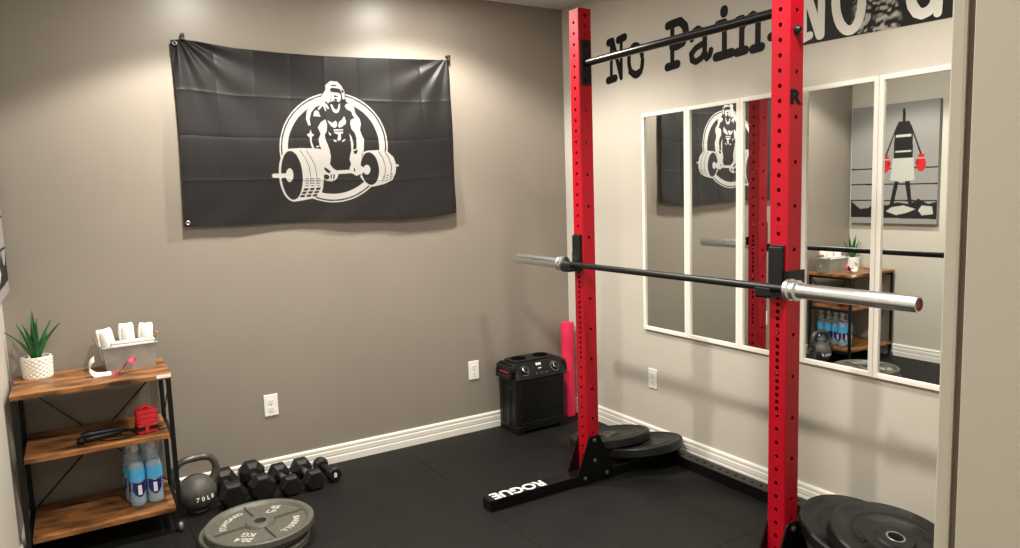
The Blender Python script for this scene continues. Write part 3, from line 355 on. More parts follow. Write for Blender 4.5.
LETTERS={'N':[([(-0.49,2.332),(-0.485,2.126)],0.014),([(-0.505,2.329),(-0.574,2.116)],0.016),([(-0.579,2.331),(-0.574,2.113)],0.014),([(-0.465,2.332),(-0.498,2.334)],0.024),([(-0.554,2.331),(-0.608,2.337)],0.024),([(-0.456,2.116),(-0.52,2.121)],0.024)],'o':[([(-0.758,2.183),(-0.755,2.161),(-0.75,2.141),(-0.74,2.125),(-0.728,2.113),(-0.715,2.107),(-0.7,2.106),(-0.685,2.111),(-0.671,2.122),(-0.66,2.138),(-0.651,2.157),(-0.645,2.179),(-0.644,2.202),(-0.646,2.224),(-0.652,2.244),(-0.662,2.26),(-0.674,2.271),(-0.688,2.277),(-0.703,2.277),(-0.718,2.272),(-0.731,2.261),(-0.742,2.245),(-0.751,2.226),(-0.756,2.205)],0.016),([(-0.656,2.137),(-0.699,2.114),(-0.739,2.124)],0.02)],'P':[([(-0.992,2.33),(-0.99,2.116)],0.0165),([(-0.959,2.326),(-0.992,2.33),(-1.05,2.331),(-1.084,2.3),(-1.092,2.261),(-1.069,2.221),(-1.024,2.21),(-0.991,2.213)],0.024),([(-0.954,2.113),(-1.028,2.118)],0.024)],'a':[([(-1.132,2.222),(-1.14,2.258),(-1.172,2.27),(-1.207,2.251),(-1.22,2.219),(-1.219,2.145),(-1.232,2.111),(-1.252,2.123),(-1.261,2.148)],0.0165),([(-1.219,2.192),(-1.16,2.176),(-1.128,2.152),(-1.133,2.12),(-1.16,2.107),(-1.197,2.119),(-1.219,2.142)],0.0175)],'i':[([(-1.345,2.32),(-1.345,2.309)],0.026),([(-1.347,2.259),(-1.347,2.116)],0.017),([(-1.304,2.26),(-1.347,2.261)],0.022),([(-1.294,2.107),(-1.392,2.112)],0.024)],'n':[([(-1.455,2.255),(-1.452,2.11)],0.017),([(-1.428,2.253),(-1.455,2.255)],0.022),([(-1.458,2.217),(-1.484,2.249),(-1.518,2.264),(-1.544,2.248),(-1.549,2.21),(-1.547,2.109)],0.017),([(-1.425,2.106),(-1.476,2.109)],0.023),([(-1.519,2.105),(-1.568,2.107)],0.023)],'dot':[([(-1.621,2.141),(-1.624,2.141)],0.022)]}
BANNER={'N':[([(-1.791,2.362),(-1.796,2.103)],0.022),([(-1.792,2.098),(-1.825,2.107)],0.026),([(-1.797,2.315),(-1.874,2.099)],0.03),([(-1.88,2.353),(-1.88,2.098)],0.026),([(-1.773,2.363),(-1.805,2.362)],0.026),([(-1.854,2.359),(-1.902,2.357)],0.026)],'o':[([(-2.063,2.192),(-2.062,2.167),(-2.058,2.144),(-2.052,2.124),(-2.044,2.108),(-2.033,2.097),(-2.021,2.091),(-2.008,2.091),(-1.995,2.096),(-1.983,2.107),(-1.971,2.123),(-1.961,2.144),(-1.954,2.167),(-1.949,2.193),(-1.947,2.219),(-1.948,2.244),(-1.952,2.268),(-1.958,2.288),(-1.967,2.304),(-1.978,2.314),(-1.99,2.32),(-2.003,2.319),(-2.016,2.313),(-2.028,2.301),(-2.039,2.285),(-2.049,2.265),(-2.056,2.242),(-2.061,2.217)],0.03)],'G':[([(-2.36,2.21),(-2.346,2.239),(-2.306,2.263),(-2.273,2.229),(-2.26,2.172),(-2.269,2.13),(-2.287,2.101),(-2.308,2.09),(-2.331,2.096),(-2.351,2.112),(-2.359,2.142),(-2.362,2.167),(-2.329,2.172)],0.03),([(-2.362,2.167),(-2.367,2.127),(-2.365,2.082)],0.024)]}

# ---------------------------------------------------------------- squat rack
XU, YN, YF, D, PT = -.6785, -2.2445, -1.0728, .0762, 2.327
def holed_tube(mb, x0, y0, w, z0, z1, fronts, sides, r=.008, c=.004):
    def face(o, ex, nrm, zs):
        o, ex, nrm = Vector(o), Vector(ex), Vector(nrm); L = w-2*c; o = o+ex*c
        zs = sorted(z for z in zs if z0+.02 < z < z1-.02); cur = z0
        for i, z in enumerate(zs):
            h = .0124
            a, b = z-h, z+h
            if a > cur+1e-5:
                mb.add([o+Vector((0, 0, cur)), o+ex*L+Vector((0, 0, cur)), o+ex*L+Vector((0, 0, a)), o+Vector((0, 0, a))], [(0, 1, 2, 3)])
            # 4 sides of the cell carry the ring of 16 points
            sq = [(-1, -1), (-.5, -1), (0, -1), (.5, -1), (1, -1), (1, -.5), (1, 0), (1, .5), (1, 1), (.5, 1), (0, 1), (-.5, 1), (-1, 1), (-1, .5), (-1, 0), (-1, -.5)]
            out = [o+ex*(L/2+u*L/2)+Vector((0, 0, z+v*h)) for u, v in sq]
            inn = []; deep = []
            for u, v in sq:
                q = math.atan2(v, u); p = o+ex*(L/2+r*math.cos(q))+Vector((0, 0, z+r*math.sin(q))); inn.append(p); deep.append(p-nrm*.0048)
            mb.add(out+inn+deep, [(k, (k+1) % 16, 16+(k+1) % 16, 16+k) for k in range(16)]+[(16+k, 16+(k+1) % 16, 32+(k+1) % 16, 32+k) for k in range(16)])
            cur = b
        mb.add([o+Vector((0, 0, cur)), o+ex*L+Vector((0, 0, cur)), o+ex*L+Vector((0, 0, z1)), o+Vector((0, 0, z1))], [(0, 1, 2, 3)])
    x1, y1 = x0+w, y0+w
    face((x0, y0, 0), (0, 1, 0), (-1, 0, 0), fronts); face((x1, y1, 0), (0, -1, 0), (1, 0, 0), fronts)
    face((x1, y0, 0), (-1, 0, 0), (0, -1, 0), sides); face((x0, y1, 0), (1, 0, 0), (0, 1, 0), sides)
    cc = [((x0+c, y0), (x0, y0+c)), ((x1, y0+c), (x1-c, y0)), ((x1-c, y1), (x1, y1-c)), ((x0, y1-c), (x0+c, y1))]
    for (a, b) in cc: mb.add([(*a, z0), (*b, z0), (*b, z1), (*a, z1)], [(0, 1, 2, 3)])
    ring = [(x0+c, y0), (x1-c, y0), (x1, y0+c), (x1, y1-c), (x1-c, y1), (x0+c, y1), (x0, y1-c), (x0, y0+c)]
    mb.add([(*p, z1) for p in ring], [tuple(range(8))]); mb.add([(*p, z0) for p in ring], [tuple(range(8))])
FRONT = [.085+.0508*k for k in range(12)]; FRONT = [z for z in FRONT if z < .66]+[.669+.0254*k for k in range(21)]
z = FRONT[-1]+.0508+.0224
while z < PT-.03: FRONT.append(z); z += .0508
SIDE = [.259]+[.333+.1520*k for k in range(11)]+[2.055, 2.205, 2.25, 2.295]
rack = thing('squat_rack', 'tall red squat rack with black feet and a black pull-up bar standing before the mirrors', 'squat rack', (-.66, -1.62, 0))
for y0 in (YF, YN):
    far = y0 == YF
    mb = M(); holed_tube(mb, XU, y0, D, .056, PT, FRONT, [z for z in SIDE if not (far and abs(z-2.055) < .1)])
    up = mb.build('upright', RED, rack, world=True); up['label'] = 'red perforated upright post, %s' % ('far one' if far else 'near one')
    # foot tube with end cap
    ft = M().box((-1.2415, y0, 0), (-.0700, y0+D, .055), .004).build('foot', BLKG, rack, world=True)
    M().box((-1.246, y0+.004, .004), (-1.2415, y0+D-.004, .051), .002).build('end_cap', BLKP, ft, world=True)
    # gusset plates on both sides, with bolts
    for s, yy in ((-1, y0), (1, y0+D)):
        g = M().prism([(-.742, .006), (-.742, .064), (-.672, .236), (-.664, .244), (-.610, .244), (-.600, .234), (-.520, .058), (-.520, .006)], (0, yy, 0), (1, 0, 0), (0, 0, 1), (0, s*.0064, 0)).build('gusset_plate', BLKG, rack, world=True, bevel=.001)
        for bx, bz in ((-.637, .220), (-.637, .114), (-.560, .034), (-.700, .034)):
            M().lathe([(0, .0125), (.006, .0122), (.0105, .009), (.0105, .0064)], (bx, yy, bz), (0, s, 0), n=6).lathe([(.0135, .0078), (.0135, .0064)], (bx, yy, bz), (0, s, 0), n=16).build('bolt', mat('dull_zinc_bolt', (.10, .10, .098), .4, metal=.5), g, world=True)
    # welded bracket for the pull-up bar
    s, yy = (-1, YF) if far else (1, YN+D)
    fl = M().box((-.668, yy, 1.972), (-.614, yy+s*.007, 2.182), .002).build('flange_plate', BLK, rack, world=True)
    for bz in (1.995, 2.155):
        M().lathe([(0, .016), (.009, .0155), (.0095, .007)], (-.641, yy, bz), (0, s, 0), n=6).build('bolt', BLK, fl, world=True)
    M().lathe([(0, .017), (.008, .016), (.0125, .009), (.017, .005), (.017, 0)], (-.642, yy-s*D, 1.991), (0, -s, 0), n=20, smooth=True).build('bolt', BLK, rack, world=True)
yc0, yc1 = YN+.02, YF+.05
pb = M(); pb.tube([(-.641, YN+D+.006, 2.066), (-.641, YF-.006, 2.074)], .0172, 24).build('pull_up_bar', BLKG, rack, world=True)
# rear cross member with a row of holes in its top
cm = M(); L0, L1 = YN+D, YF; a, b = -.1457, -.0700
yh = np.arange(L0+.04, L1-.03, .0508); cur = L0; r = .0085
def quad(y0, y1): cm.add([(a, y0, .055), (b, y0, .055), (b, y1, .055), (a, y1, .055)], [(0, 1, 2, 3)])
sq = [(-1, -1), (-.5, -1), (0, -1), (.5, -1), (1, -1), (1, -.5), (1, 0), (1, .5), (1, 1), (.5, 1), (0, 1), (-.5, 1), (-1, 1), (-1, .5), (-1, 0), (-1, -.5)]
for y in yh:
    quad(cur, y-.012)
    out = [((a+b)/2+u*(b-a)/2, y+v*.012, .055) for u, v in sq]; an = [math.atan2(v, u) for u, v in sq]
    inn = [((a+b)/2+r*math.cos(q), y+r*math.sin(q), .055) for q in an]; dp = [(p[0], p[1], .049) for p in inn]
    cm.add(out+inn+dp, [(k, (k+1) % 16, 16+(k+1) % 16, 16+k) for k in range(16)]+[(16+k, 16+(k+1) % 16, 32+(k+1) % 16, 32+k) for k in range(16)]); cur = y+.012
quad(cur, L1)
cm.add([(a, L0, 0), (a, L1, 0), (a, L1, .055), (a, L0, .055)], [(0, 1, 2, 3)]).add([(b, L0, 0), (b, L1, 0), (b, L1, .055), (b, L0, .055)], [(0, 1, 2, 3)]).add([(a, L0, 0), (b, L0, 0), (b, L1, 0), (a, L1, 0)], [(0, 1, 2, 3)])
cm.build('cross_member', BLKG, rack, world=True)
for yy in (YF, YN):
    text_part('ROGUE', .088, .0006, WHITE, 'white_lettering', rack, (-1.070, yy+D/2, .0558), (-1, 0, 0), (0, -1, 0), bold=.0022, world=True)
rm_ = text_part('R', .064, .0004, VINYL, 'letter_mark', rack, (-.647, YN-.0003, 1.766), (1, 0, 0), (0, 0, 1), bold=.004, world=True)
rm_.data.transform(Matrix.Translation((.013, 0, 0)) @ Matrix.Diagonal((1.35, 1, 1, 1)) @ Matrix.Translation((-.013, 0, 0)))

# j cups
def jcup(y0, s, label):
    t = thing('j_cup', label, 'bar holder', (XU, y0+D/2, 1.087), group='j cups')
    yc = y0+D/2; hw = .031
    M().box((XU-.007, yc-hw, 1.083), (XU-.001, yc+hw, 1.262), .002).build('back_plate', BLK, t, world=True)
    M().box((XU-.0175, yc-hw+.002, 1.098), (XU-.007, yc+hw-.002, 1.256), .003).build('liner', BLKP, t, world=True)
    M().box((XU-.082, yc-hw, 1.083), (XU-.007, yc+hw, 1.0905), .002).box((XU-.082, yc-hw, 1.083), (XU-.075, yc+hw, 1.118), .002).build('hook', BLK, t, world=True)
    M().box((XU-.076, yc-hw+.003, 1.0905), (XU-.017, yc+hw-.003, 1.1008), .002).build('hook_pad', BLKP, t, world=True)
    yo = y0+D+.001 if s > 0 else y0-.001
    M().box((XU-.007, yo, 1.123), (XU+D+.012, yo+s*.006, 1.172), .002).box((XU-.007, yc, 1.123), (XU-.001, yo+s*.006, 1.172)).build('side_bracket', BLK, t, world=True)
jcup(YF, 1, 'black j cup on the far upright holding the barbell')
jcup(YN, -1, 'black j cup on the near upright holding the barbell')

# ---------------------------------------------------------------- barbell
BX, BZ, BY = -.7215, 1.1153, -1.6294
bar = thing('barbell', 'olympic barbell with black shaft and silver sleeves resting across the rack', 'barbell', (BX, BY, BZ))
M().tube([(0, -.66, 0), (0, .66, 0)], .014, 20).build('shaft', BLK, bar)
for s in (-1, 1):
    sl = M().lathe([(.018, .690), (.0255, .692), (.0255, 1.092), (.0235, 1.100), (.0195, 1.100), (.0195, 1.094)], axis=(0, s, 0), n=40, smooth=True).build('sleeve', CHROME, bar)
    M().lathe([(0, 1.093), (.019, 1.093), (.019, 1.0985), (.0175, 1.0985), (.0175, 1.0955), (0, 1.0955)], axis=(0, s, 0), n=32).build('end_cap', LIPR, sl)
    M().lathe([(.014, .650), (.030, .650), (.037, .654), (.0375, .668), (.031, .672), (.031, .684), (.0355, .687), (.0355, .693), (.0255, .697)], axis=(0, s, 0), n=40, smooth=True).build('collar', CHROME, bar)

# ---------------------------------------------------------------- weight plates
def bumper(name, loc, r, th, mt, label, group, rim=.02, tilt=(0, 0, 0), letters=None):
    """plate lying flat, underside at loc.z"""
    t = thing(name, label, 'weight plate', loc, tilt, group)
    p = [(.026, th*.1), (.026, th*.9), (.034, th*.96), (.060, th*.96), (.066, th*.82), (r*.66, th*.82), (r*.68, th*.88), (r*.70, th*.82), (r-rim-.012, th*.84), (r-rim, th), (r-.006, th), (r, th-.006), (r, .006), (r-.006, 0), (r-rim, 0), (r-rim-.01, th*.12), (.066, th*.12), (.060, th*.04), (.034, th*.04)]
    M().lathe(p, n=72, smooth=True, closed=True).build('disc', mt, t)
    M().lathe([(.0255, th*.06), (.0255, th), (.029, th*1.02), (.032, th*.99), (.032, th*.06)], n=36, smooth=True, closed=True).build('hub_ring', STEEL, t)
    if letters:
        for txt, a in letters:
            n = len(txt)
            for i, ch in enumerate(txt):
                q = math.radians(a)-(i-(n-1)/2)*.165
                if ch == ' ': continue
                text_part(ch, .040, .0005, mt, 'raised_letter', t, (math.cos(q)*r*.55, math.sin(q)*r*.55, th*.83+.0003), (math.sin(q), -math.cos(q), 0), (math.cos(q), math.sin(q), 0), bold=.001)
    return t
TF = (-math.atan(.19), 0, 0)         # leaning: near edge propped on the rack foot, far edge on the floor
bumper('weight_plate', (-.250, -.985, .0415), .150, .021, RUB, 'small thin black plate hidden at the bottom of the far leaning plates', 'plates on the far rack foot', rim=.012, tilt=TF)
bumper('weight_plate', (-.246, -.990, .064), .224, .048, RUB, 'wide dark bumper plate leaning on the far rack foot, lower of the two', 'plates on the far rack foot', tilt=TF)
bumper('weight_plate', (-.342, -.838, .085), .222, .048, RUB, 'dark bumper plate behind the far upright, lying on top of the wider one', 'plates on the far rack foot', tilt=TF)
PG = 'bumper plates by the near upright'
def tn(d): return (math.radians(d), 0, 0)
bumper('weight_plate', (-.330, -2.400, .049), .205, .047, RUB, 'lowest black bumper plate of the leaning stack by the near rack foot', PG, tilt=tn(12))
bumper('weight_plate', (-.370, -2.388, .101), .205, .047, RUB, 'second black bumper plate from the bottom of the leaning stack', PG, tilt=tn(13))
bumper('weight_plate', (-.415, -2.362, .159), .213, .048, RUB, 'black bumper plate right of the near upright, partly under the nearest plate', PG, tilt=tn(14.5))
bumper('weight_plate', (-.432, -2.503, .1860), .216, .054, RUB, 'black bumper plate with a silver hub ring, topmost and nearest the doorway', PG, letters=[('BUMPER', 150), ('45 LB', -40)], tilt=tn(11.5))

def iron_plate(loc, rot, label, detail):
    t = thing('iron_plate', label, 'weight plate', loc, rot, 'grey iron plates on the floor')
    r, th = .226, .0322
    M().lathe([(.026, 0), (.026, th), (.056, th), (.060, th-.004), (.064, th-.013), (r-.036, th-.013), (r-.026, th-.003), (r-.022, th), (r-.004, th), (r, th-.004), (r, .004), (r-.004, 0)], n=80, smooth=True, closed=True).build('disc', IRON, t)
    if detail:
        for k in range(4):
            a = PI/2*k
            d = Vector((math.cos(a), math.sin(a), 0)); n = Vector((-d.y, d.x, 0))*.0045
            M().add([d*.058-n+Vector((0, 0, th-.014)), d*.197-n+Vector((0, 0, th-.014)), d*.197+n+Vector((0, 0, th-.014)), d*.058+n+Vector((0, 0, th-.014)),
                     d*.058-n*.6+Vector((0, 0, th-.003)), d*.197-n*.6+Vector((0, 0, th-.004)), d*.197+n*.6+Vector((0, 0, th-.004)), d*.058+n*.6+Vector((0, 0, th-.003))],
                    [(0, 1, 5, 4), (1, 2, 6, 5), (2, 3, 7, 6), (3, 0, 4, 7), (4, 5, 6, 7)]).build('rib', IRON, t)
        zt = th-.0125
        for txt, a, st in (('STANDARD', 135, .150), ('BARBELL', -45, .150)):
            for i, ch in enumerate(txt):
                q = math.radians(a)-(i-(len(txt)-1)/2)*st
                text_part(ch, .036, .0012, IRONL, 'raised_letter', t, (math.cos(q)*.150, math.sin(q)*.150, zt), (math.sin(q), -math.cos(q), 0), (math.cos(q), math.sin(q), 0), bold=.0012)
        for lines, a in ((('45', 'LB'), 45), (('20.4', 'KG'), -135)):
            q = math.radians(a); u = Vector((math.cos(q), math.sin(q), 0))
            for i, tx in enumerate(lines):
                c = u*(.155-.045*i)
                text_part(tx, .044, .0012, IRONL, 'raised_letter', t, (c.x, c.y, zt), (u.y, -u.x, 0), u, bold=.0016)
    return t
iron_plate((-2.228, -.742, 0), .4, 'grey iron plate at the bottom of the floor stack', False)
iron_plate((-2.226, -.712, .0325), 2., 'grey iron plate in the middle of the floor stack', False)
iron_plate((-2.206, -.738, .0650), .14, 'grey iron plate with raised lettering, topmost of the floor stack', True)

# ---------------------------------------------------------------- kettlebell and dumbbells
kb = thing('kettlebell', 'dark grey kettlebell beside the shelf cart, against the grey wall', 'kettlebell', (-2.388, -.220, 0), .08)
pr = [(0, .001), (.042, .0), (.050, .004)]+[(.0895*math.cos(a), .0885+.0885*math.sin(a)) for a in [math.radians(q) for q in range(-56, 91, 6)]]
KBM = mat('dark_grey_kettlebell', (.062, .058, .052), .5, noise=.15, nscale=30, bump=.2, bscale=200)
M().lathe(pr, n=48, smooth=True).build('ball', KBM, kb)
hp = [(-.068, 0, .120), (-.088, 0, .155), (-.095, 0, .190), (-.088, 0, .222), (-.070, 0, .246), (-.040, 0, .256), (0, 0, .258), (.040, 0, .256), (.070, 0, .246), (.088, 0, .222), (.095, 0, .190), (.088, 0, .155), (.068, 0, .120)]
M().tube(hp, [.025, .021, .0175, .0165, .016, .0165, .017, .0165, .016, .0165, .0175, .021, .025], 20).build('handle', mat('worn_kettlebell_handle', (.075, .07, .06), .3, metal=.4, noise=.2, nscale=30), kb)
for i_, ch in enumerate('70LB'):
    q_ = -PI/2+.22+(i_-1.5)*.27
    text_part(ch, .028, .002, WHITE, 'white_lettering', kb, (.0885*math.cos(q_), .0885*math.sin(q_), .080), (-math.sin(q_), math.cos(q_), 0), (0, 0, 1), bold=.0008)

def dumbbell(loc, rot, L, F, T, sides, label, num=None, handle=CHROME):
    """L overall length, F across the head flats, T head thickness"""
    t = thing('dumbbell', label, 'dumbbell', loc, rot, 'dumbbells by the grey wall')
    R = F/2/math.cos(PI/sides); zc = F/2; a0 = PI/2-PI/sides+PI
    for s in (-1, 1):
        rings = [(.62, L/2-T*1.02), (.95, L/2-T*.80), (1, L/2-T*.72), (1, L/2-T*.22), (.86, L/2-T*.03), (.74, L/2)]
        vs = []; n = sides
        for k, yy in rings:
            for j in range(n):
                a = -PI/2+PI/n+2*PI*j/n; vs.append((R*k*math.cos(a), s*yy, zc+R*k*math.sin(a)))
        fs = [(i*n+j, i*n+(j+1) % n, (i+1)*n+(j+1) % n, (i+1)*n+j) for i in range(len(rings)-1) for j in range(n)]+[tuple(range(n)), tuple(range((len(rings)-1)*n, len(rings)*n))]
        h = M().add(vs, fs).build('head', RUB, t, bevel=.002)
        if num: text_part(num, F*.42, .0006, WHITE if handle is not CHROME else RUBD, 'number_mark', h, (0, s*(L/2+.0004), zc), (-s if s > 0 else 1, 0, 0), (0, 0, 1), bold=.001)
    hl = L/2-T*.9
    pts = [(0, -hl+2*hl*k/12, zc) for k in range(13)]
    M().tube(pts, [.0145+.0035*math.sin(PI*k/12) for k in range(13)], 16).build('handle', handle, t)
    return t
dumbbell((-2.240, -.172, 0), .02, .300, .120, .088, 6, 'large black hex dumbbell beside the kettlebell')
dumbbell((-2.101, -.168, 0), .02, .300, .126, .082, 8, 'large black dumbbell with chrome handle, second from the kettlebell')
dumbbell((-1.972, -.205, 0), .05, .270, .099, .072, 6, 'black hex dumbbell in the middle of the row under the outlet')
dumbbell((-1.854, -.205, 0), .06, .270, .101, .074, 6, 'black hex dumbbell, second from the right end of the row')
dumbbell((-1.742, -.180, 0), .10, .225, .078, .050, 10, 'smallest black dumbbell at the right end of the row', '8', BLK)

# ---------------------------------------------------------------- speaker
sp = thing('party_speaker', 'boxy black portable speaker with cup holders standing in the corner', 'speaker', (-.402, -.150, 0))
sp.scale = (1, 1, 1.02)
x0, x1, y0, y1 = -.184, .182, -.100, .112
M().box((x0, y0, .012), (x1, y1, .380), .016).build('cabinet', BLKP, sp)
M().box((x0+.004, y0-.006, .0), (x0+.05, y1, .05), .006).box((x1-.05, y0-.006, 0), (x1-.004, y1, .05), .006).box((x0+.02, y0-.003, .018), (x1-.02, y0+.01, .052), .004).build('base_frame', BLKP, sp)
g = M()
for k in range(16): g.box((x0+.030, y0-.006, .072+.0152*k), (x1-.030, y0-.001, .080+.0152*k), .001)
for q in range(15): g.box((x0+.034+.0206*q, y0-.0045, .07), (x0+.037+.0206*q, y0-.0005, .306))
g.build('front_grille', BLK, sp)
M().box((x0+.018, y0-.010, .058), (x0+.030, y0+.004, .322), .003).box((x1-.030, y0-.010, .058), (x1-.018, y0+.004, .322), .003).box((x0+.018, y0-.010, .058), (x1-.018, y0+.002, .068), .003).box((x0+.018, y0-.010, .312), (x1-.018, y0+.002, .324), .003).build('grille_frame', BLKP, sp)
# lid: shoulders, a flat top with two dark discs for cup wells, a sloping front with the control panel
sec = [(y0+.048, .425), (y1-.02, .425), (y1+.004, .410), (y1+.004, .370), (y0-.002, .330), (y0-.018, .332), (y0-.020, .340)]   # (y, z)
lid = M(); xa, xb_ = x0+.004, x1-.004
lid.prism([(p[0], p[1]) for p in sec], (xa, 0, 0), (0, 1, 0), (0, 0, 1), (xb_-xa, 0, 0))
lo = lid.build('lid', BLKP, sp, bevel=.004)
ol = [(x0-.020, y0+.03), (x0-.008, y0+.006), (x0+.012, y0+.004), (x0+.012, y1), (x0-.008, y1), (x0-.020, y1-.02)]
for s in (1, -1):
    M().prism([(s*x, y) for x, y in ol], (0, 0, .378), (1, 0, 0), (0, 1, 0), (0, 0, .034)).build('shoulder', BLKP, lo, bevel=.005)
M().prism([(x0+.05, y0+.055), (x1-.05, y0+.055), (x1-.03, y0+.075), (x1-.03, y1-.03), (x1-.07, y1-.012), (x0+.07, y1-.012), (x0+.03, y1-.03), (x0+.03, y0+.075)], (0, 0, .425), (1, 0, 0), (0, 1, 0), (0, 0, .010)).build('lid_platform', BLKP, lo, bevel=.004)
for cx in (-.080, .080):
    M().lathe([(.048, .0), (.0475, .0035), (.045, .004), (.043, .0022), (.043, .0012), (0, .0010)], (cx, .030, .4345), n=36).build('cup_holder', mat('cup_well_shade', (.0008, .0008, .0008), .9, spec=.05), lo)  # shallow disc, its near black colour stands in for a well's shade
A_, B_ = Vector((0, y0-.020, .340)), Vector((0, y0+.048, .425)); up_ = (B_-A_).normalized(); pn = Vector((0, -up_.z, up_.y))
def onp(x, t, h=0): return Vector((x, 0, 0))+A_+(B_-A_)*t+pn*h
cpn = M(); q4 = [onp(x0+.03, .08), onp(x1-.03, .08), onp(x1-.03, .92), onp(x0+.03, .92)]
cpn.add([p+pn*.0005 for p in q4]+[p+pn*.0035 for p in q4], [(0, 1, 2, 3), (4, 5, 6, 7), (0, 1, 5, 4), (1, 2, 6, 5), (2, 3, 7, 6), (3, 0, 4, 7)]).build('control_panel', BLKG, sp)
for kx in (-.112, .112):
    c0 = onp(kx, .48, .0035)
    kn = M().lathe([(.0235, 0), (.022, .017), (.0185, .019), (0, .019)], c0, pn, n=28, smooth=True).build('knob', BLKP, sp)
    M().lathe([(.0185, .0192), (.0205, .0182)], c0, pn, n=28).build('knob_rim', STEEL, kn)
    for q in range(13):
        a = math.radians(60+240*q/12) if kx > 0 else math.radians(-120+240*q/12)
        c = c0+pn*.0008+Vector((1, 0, 0))*.030*math.cos(a)+up_*.030*math.sin(a)
        M().box(c-Vector((.0014, .001, .0014)), c+Vector((.0014, .001, .0014))).build('dial_tick', WHITE, kn)
for q in range(7):
    c = onp(-.054+.018*q, .22, .004); M().box(c-Vector((.0045, .003, .003)), c+Vector((.0045, .003, .003)), .001).build('button', STEEL if q % 2 else RUBD, sp)
text_part('ION', .020, .0006, WHITE, 'white_logo', sp, onp(0, .76, .0042), (1, 0, 0), up_, bold=.0012)
text_part('audio', .0105, .0006, WHITE, 'white_logo', sp, onp(0, .52, .0042), (1, 0, 0), up_, bold=.0004)
for s in (-1, 1):
    xx = x0 if s < 0 else x1
    M().box((xx+s*.001, y0+.02, .340), (xx+s*.030, y0+.04, .392), .004).box((xx+s*.001, y1-.045, .340), (xx+s*.030, y1-.025, .392), .004).box((xx+s*.020, y0+.02, .338), (xx+s*.034, y1-.025, .366), .005).build('side_handle', BLKP, sp)
    M().box((xx+s*.001, y0+.042, .368), (xx+s*.019, y1-.047, .395), .004).build('handle_grip', REDC, sp)
M().tube([(x0-.002, -.03, .05), (x0-.006, -.03, .06), (x0-.006, -.03, .25), (x0-.002, -.03, .26)], .003, 8).tube([(x0-.002, .05, .05), (x0-.006, .05, .06), (x0-.006, .05, .30), (x0-.002, .05, .31)], .003, 8).build('side_trim', BLK, sp)

# ---------------------------------------------------------------- rolled pink mat in the corner
my = thing('yoga_mat', 'hot pink rolled exercise mat standing upright between speaker and red post', 'exercise mat', (-.083, -.092, 0))
pts = []; nt_ = 90
for k in range(nt_): a = 2*PI*3.2*k/nt_; rr = .018+.030*k/nt_; pts.append((rr*math.cos(a), rr*math.sin(a)))
pi = [((math.hypot(*p)-.006)*p[0]/math.hypot(*p), (math.hypot(*p)-.006)*p[1]/math.hypot(*p)) for p in pts]
mb = M(); hgt = .618
vs = [(*p, 0) for p in pts]+[(*p, hgt) for p in pts]+[(*p, 0) for p in pi]+[(*p, hgt) for p in pi]; n = nt_
fs = []
for k in range(n-1): fs += [(k, k+1, n+k+1, n+k), (2*n+k, 3*n+k, 3*n+k+1, 2*n+k+1), (n+k, n+k+1, 3*n+k+1, 3*n+k), (k, 2*n+k, 2*n+k+1, k+1)]
fs += [(0, n, 3*n, 2*n), (n-1, 3*n-1, 4*n-1, 2*n-1)]
mb.add(vs, fs, True).build('roll', PINK, my)

# ---------------------------------------------------------------- shelf cart
cart = thing('shelf_cart', 'three tier rolling shelf cart with rustic brown boards and black frame', 'shelf', (-2.77, -.24, 0))
cx0, cx1, cy0, cy1 = -3.068, -2.472, -.430, -.035
def board(z, xa, xb, th=.021):
    M().box((xa, cy0, z-th), (xb, cy1, z), .0015).build('shelf_board', WOOD, cart, world=True)
board(.730, cx0, cx1); board(.462, -3.042, -2.502); board(.122, -3.042, -2.502)
bw = .0195
lg = []
for x in (-3.066, -2.498):
    for y in (cy0+.004, cy1-bw-.004):
        M().box((x, y, .055), (x+bw, y+bw, .709), .0015).build('leg', BLK, cart, world=True)
    for z in (.709-.02, .441-.02, .101-.02):
        M().box((x+.002, cy0+.02, z), (x+bw-.002, cy1-.02, z+.02)).build('side_rail', BLK, cart, world=True)
    for y in (cy0+.015, cy1-.015):
        c = M().lathe([(.006, .0), (.006, .056)], (x+bw/2, y, 0), n=10).lathe([(0, -.009), (.018, -.009), (.0235, -.006), (.0235, .006), (.018, .009), (0, .009)], (x+bw/2, y, .0235), (1, 0, 0), n=24, smooth=True).build('caster', mat('grey_caster', (.12, .12, .12), .35), cart, world=True)
        M().box((x+bw/2-.013, y-.012, .022), (x+bw/2-.010, y+.012, .052)).box((x+bw/2+.010, y-.012, .022), (x+bw/2+.013, y+.012, .052)).box((x+bw/2-.013, y-.012, .048), (x+bw/2+.013, y+.012, .052)).build('caster_fork', STEEL, c, world=True)
for z in (.709, .441, .101):
    M().box((-3.05, cy1-.018, z-.018), (-2.49, cy1-.006, z)).build('back_rail', BLK, cart, world=True)
yb = cy1-.010
M().tube([(-3.05, yb, .69), (-2.49, yb, .11)], .0035, 8).tube([(-2.49, yb-.008, .69), (-3.05, yb-.008, .11)], .0035, 8).build('cross_brace', BLK, cart, world=True)
M().tube([(-2.487, cy0+.02, .69), (-2.487, cy1-.02, .45)], .003, 8).build('cross_brace', BLK, cart, world=True)

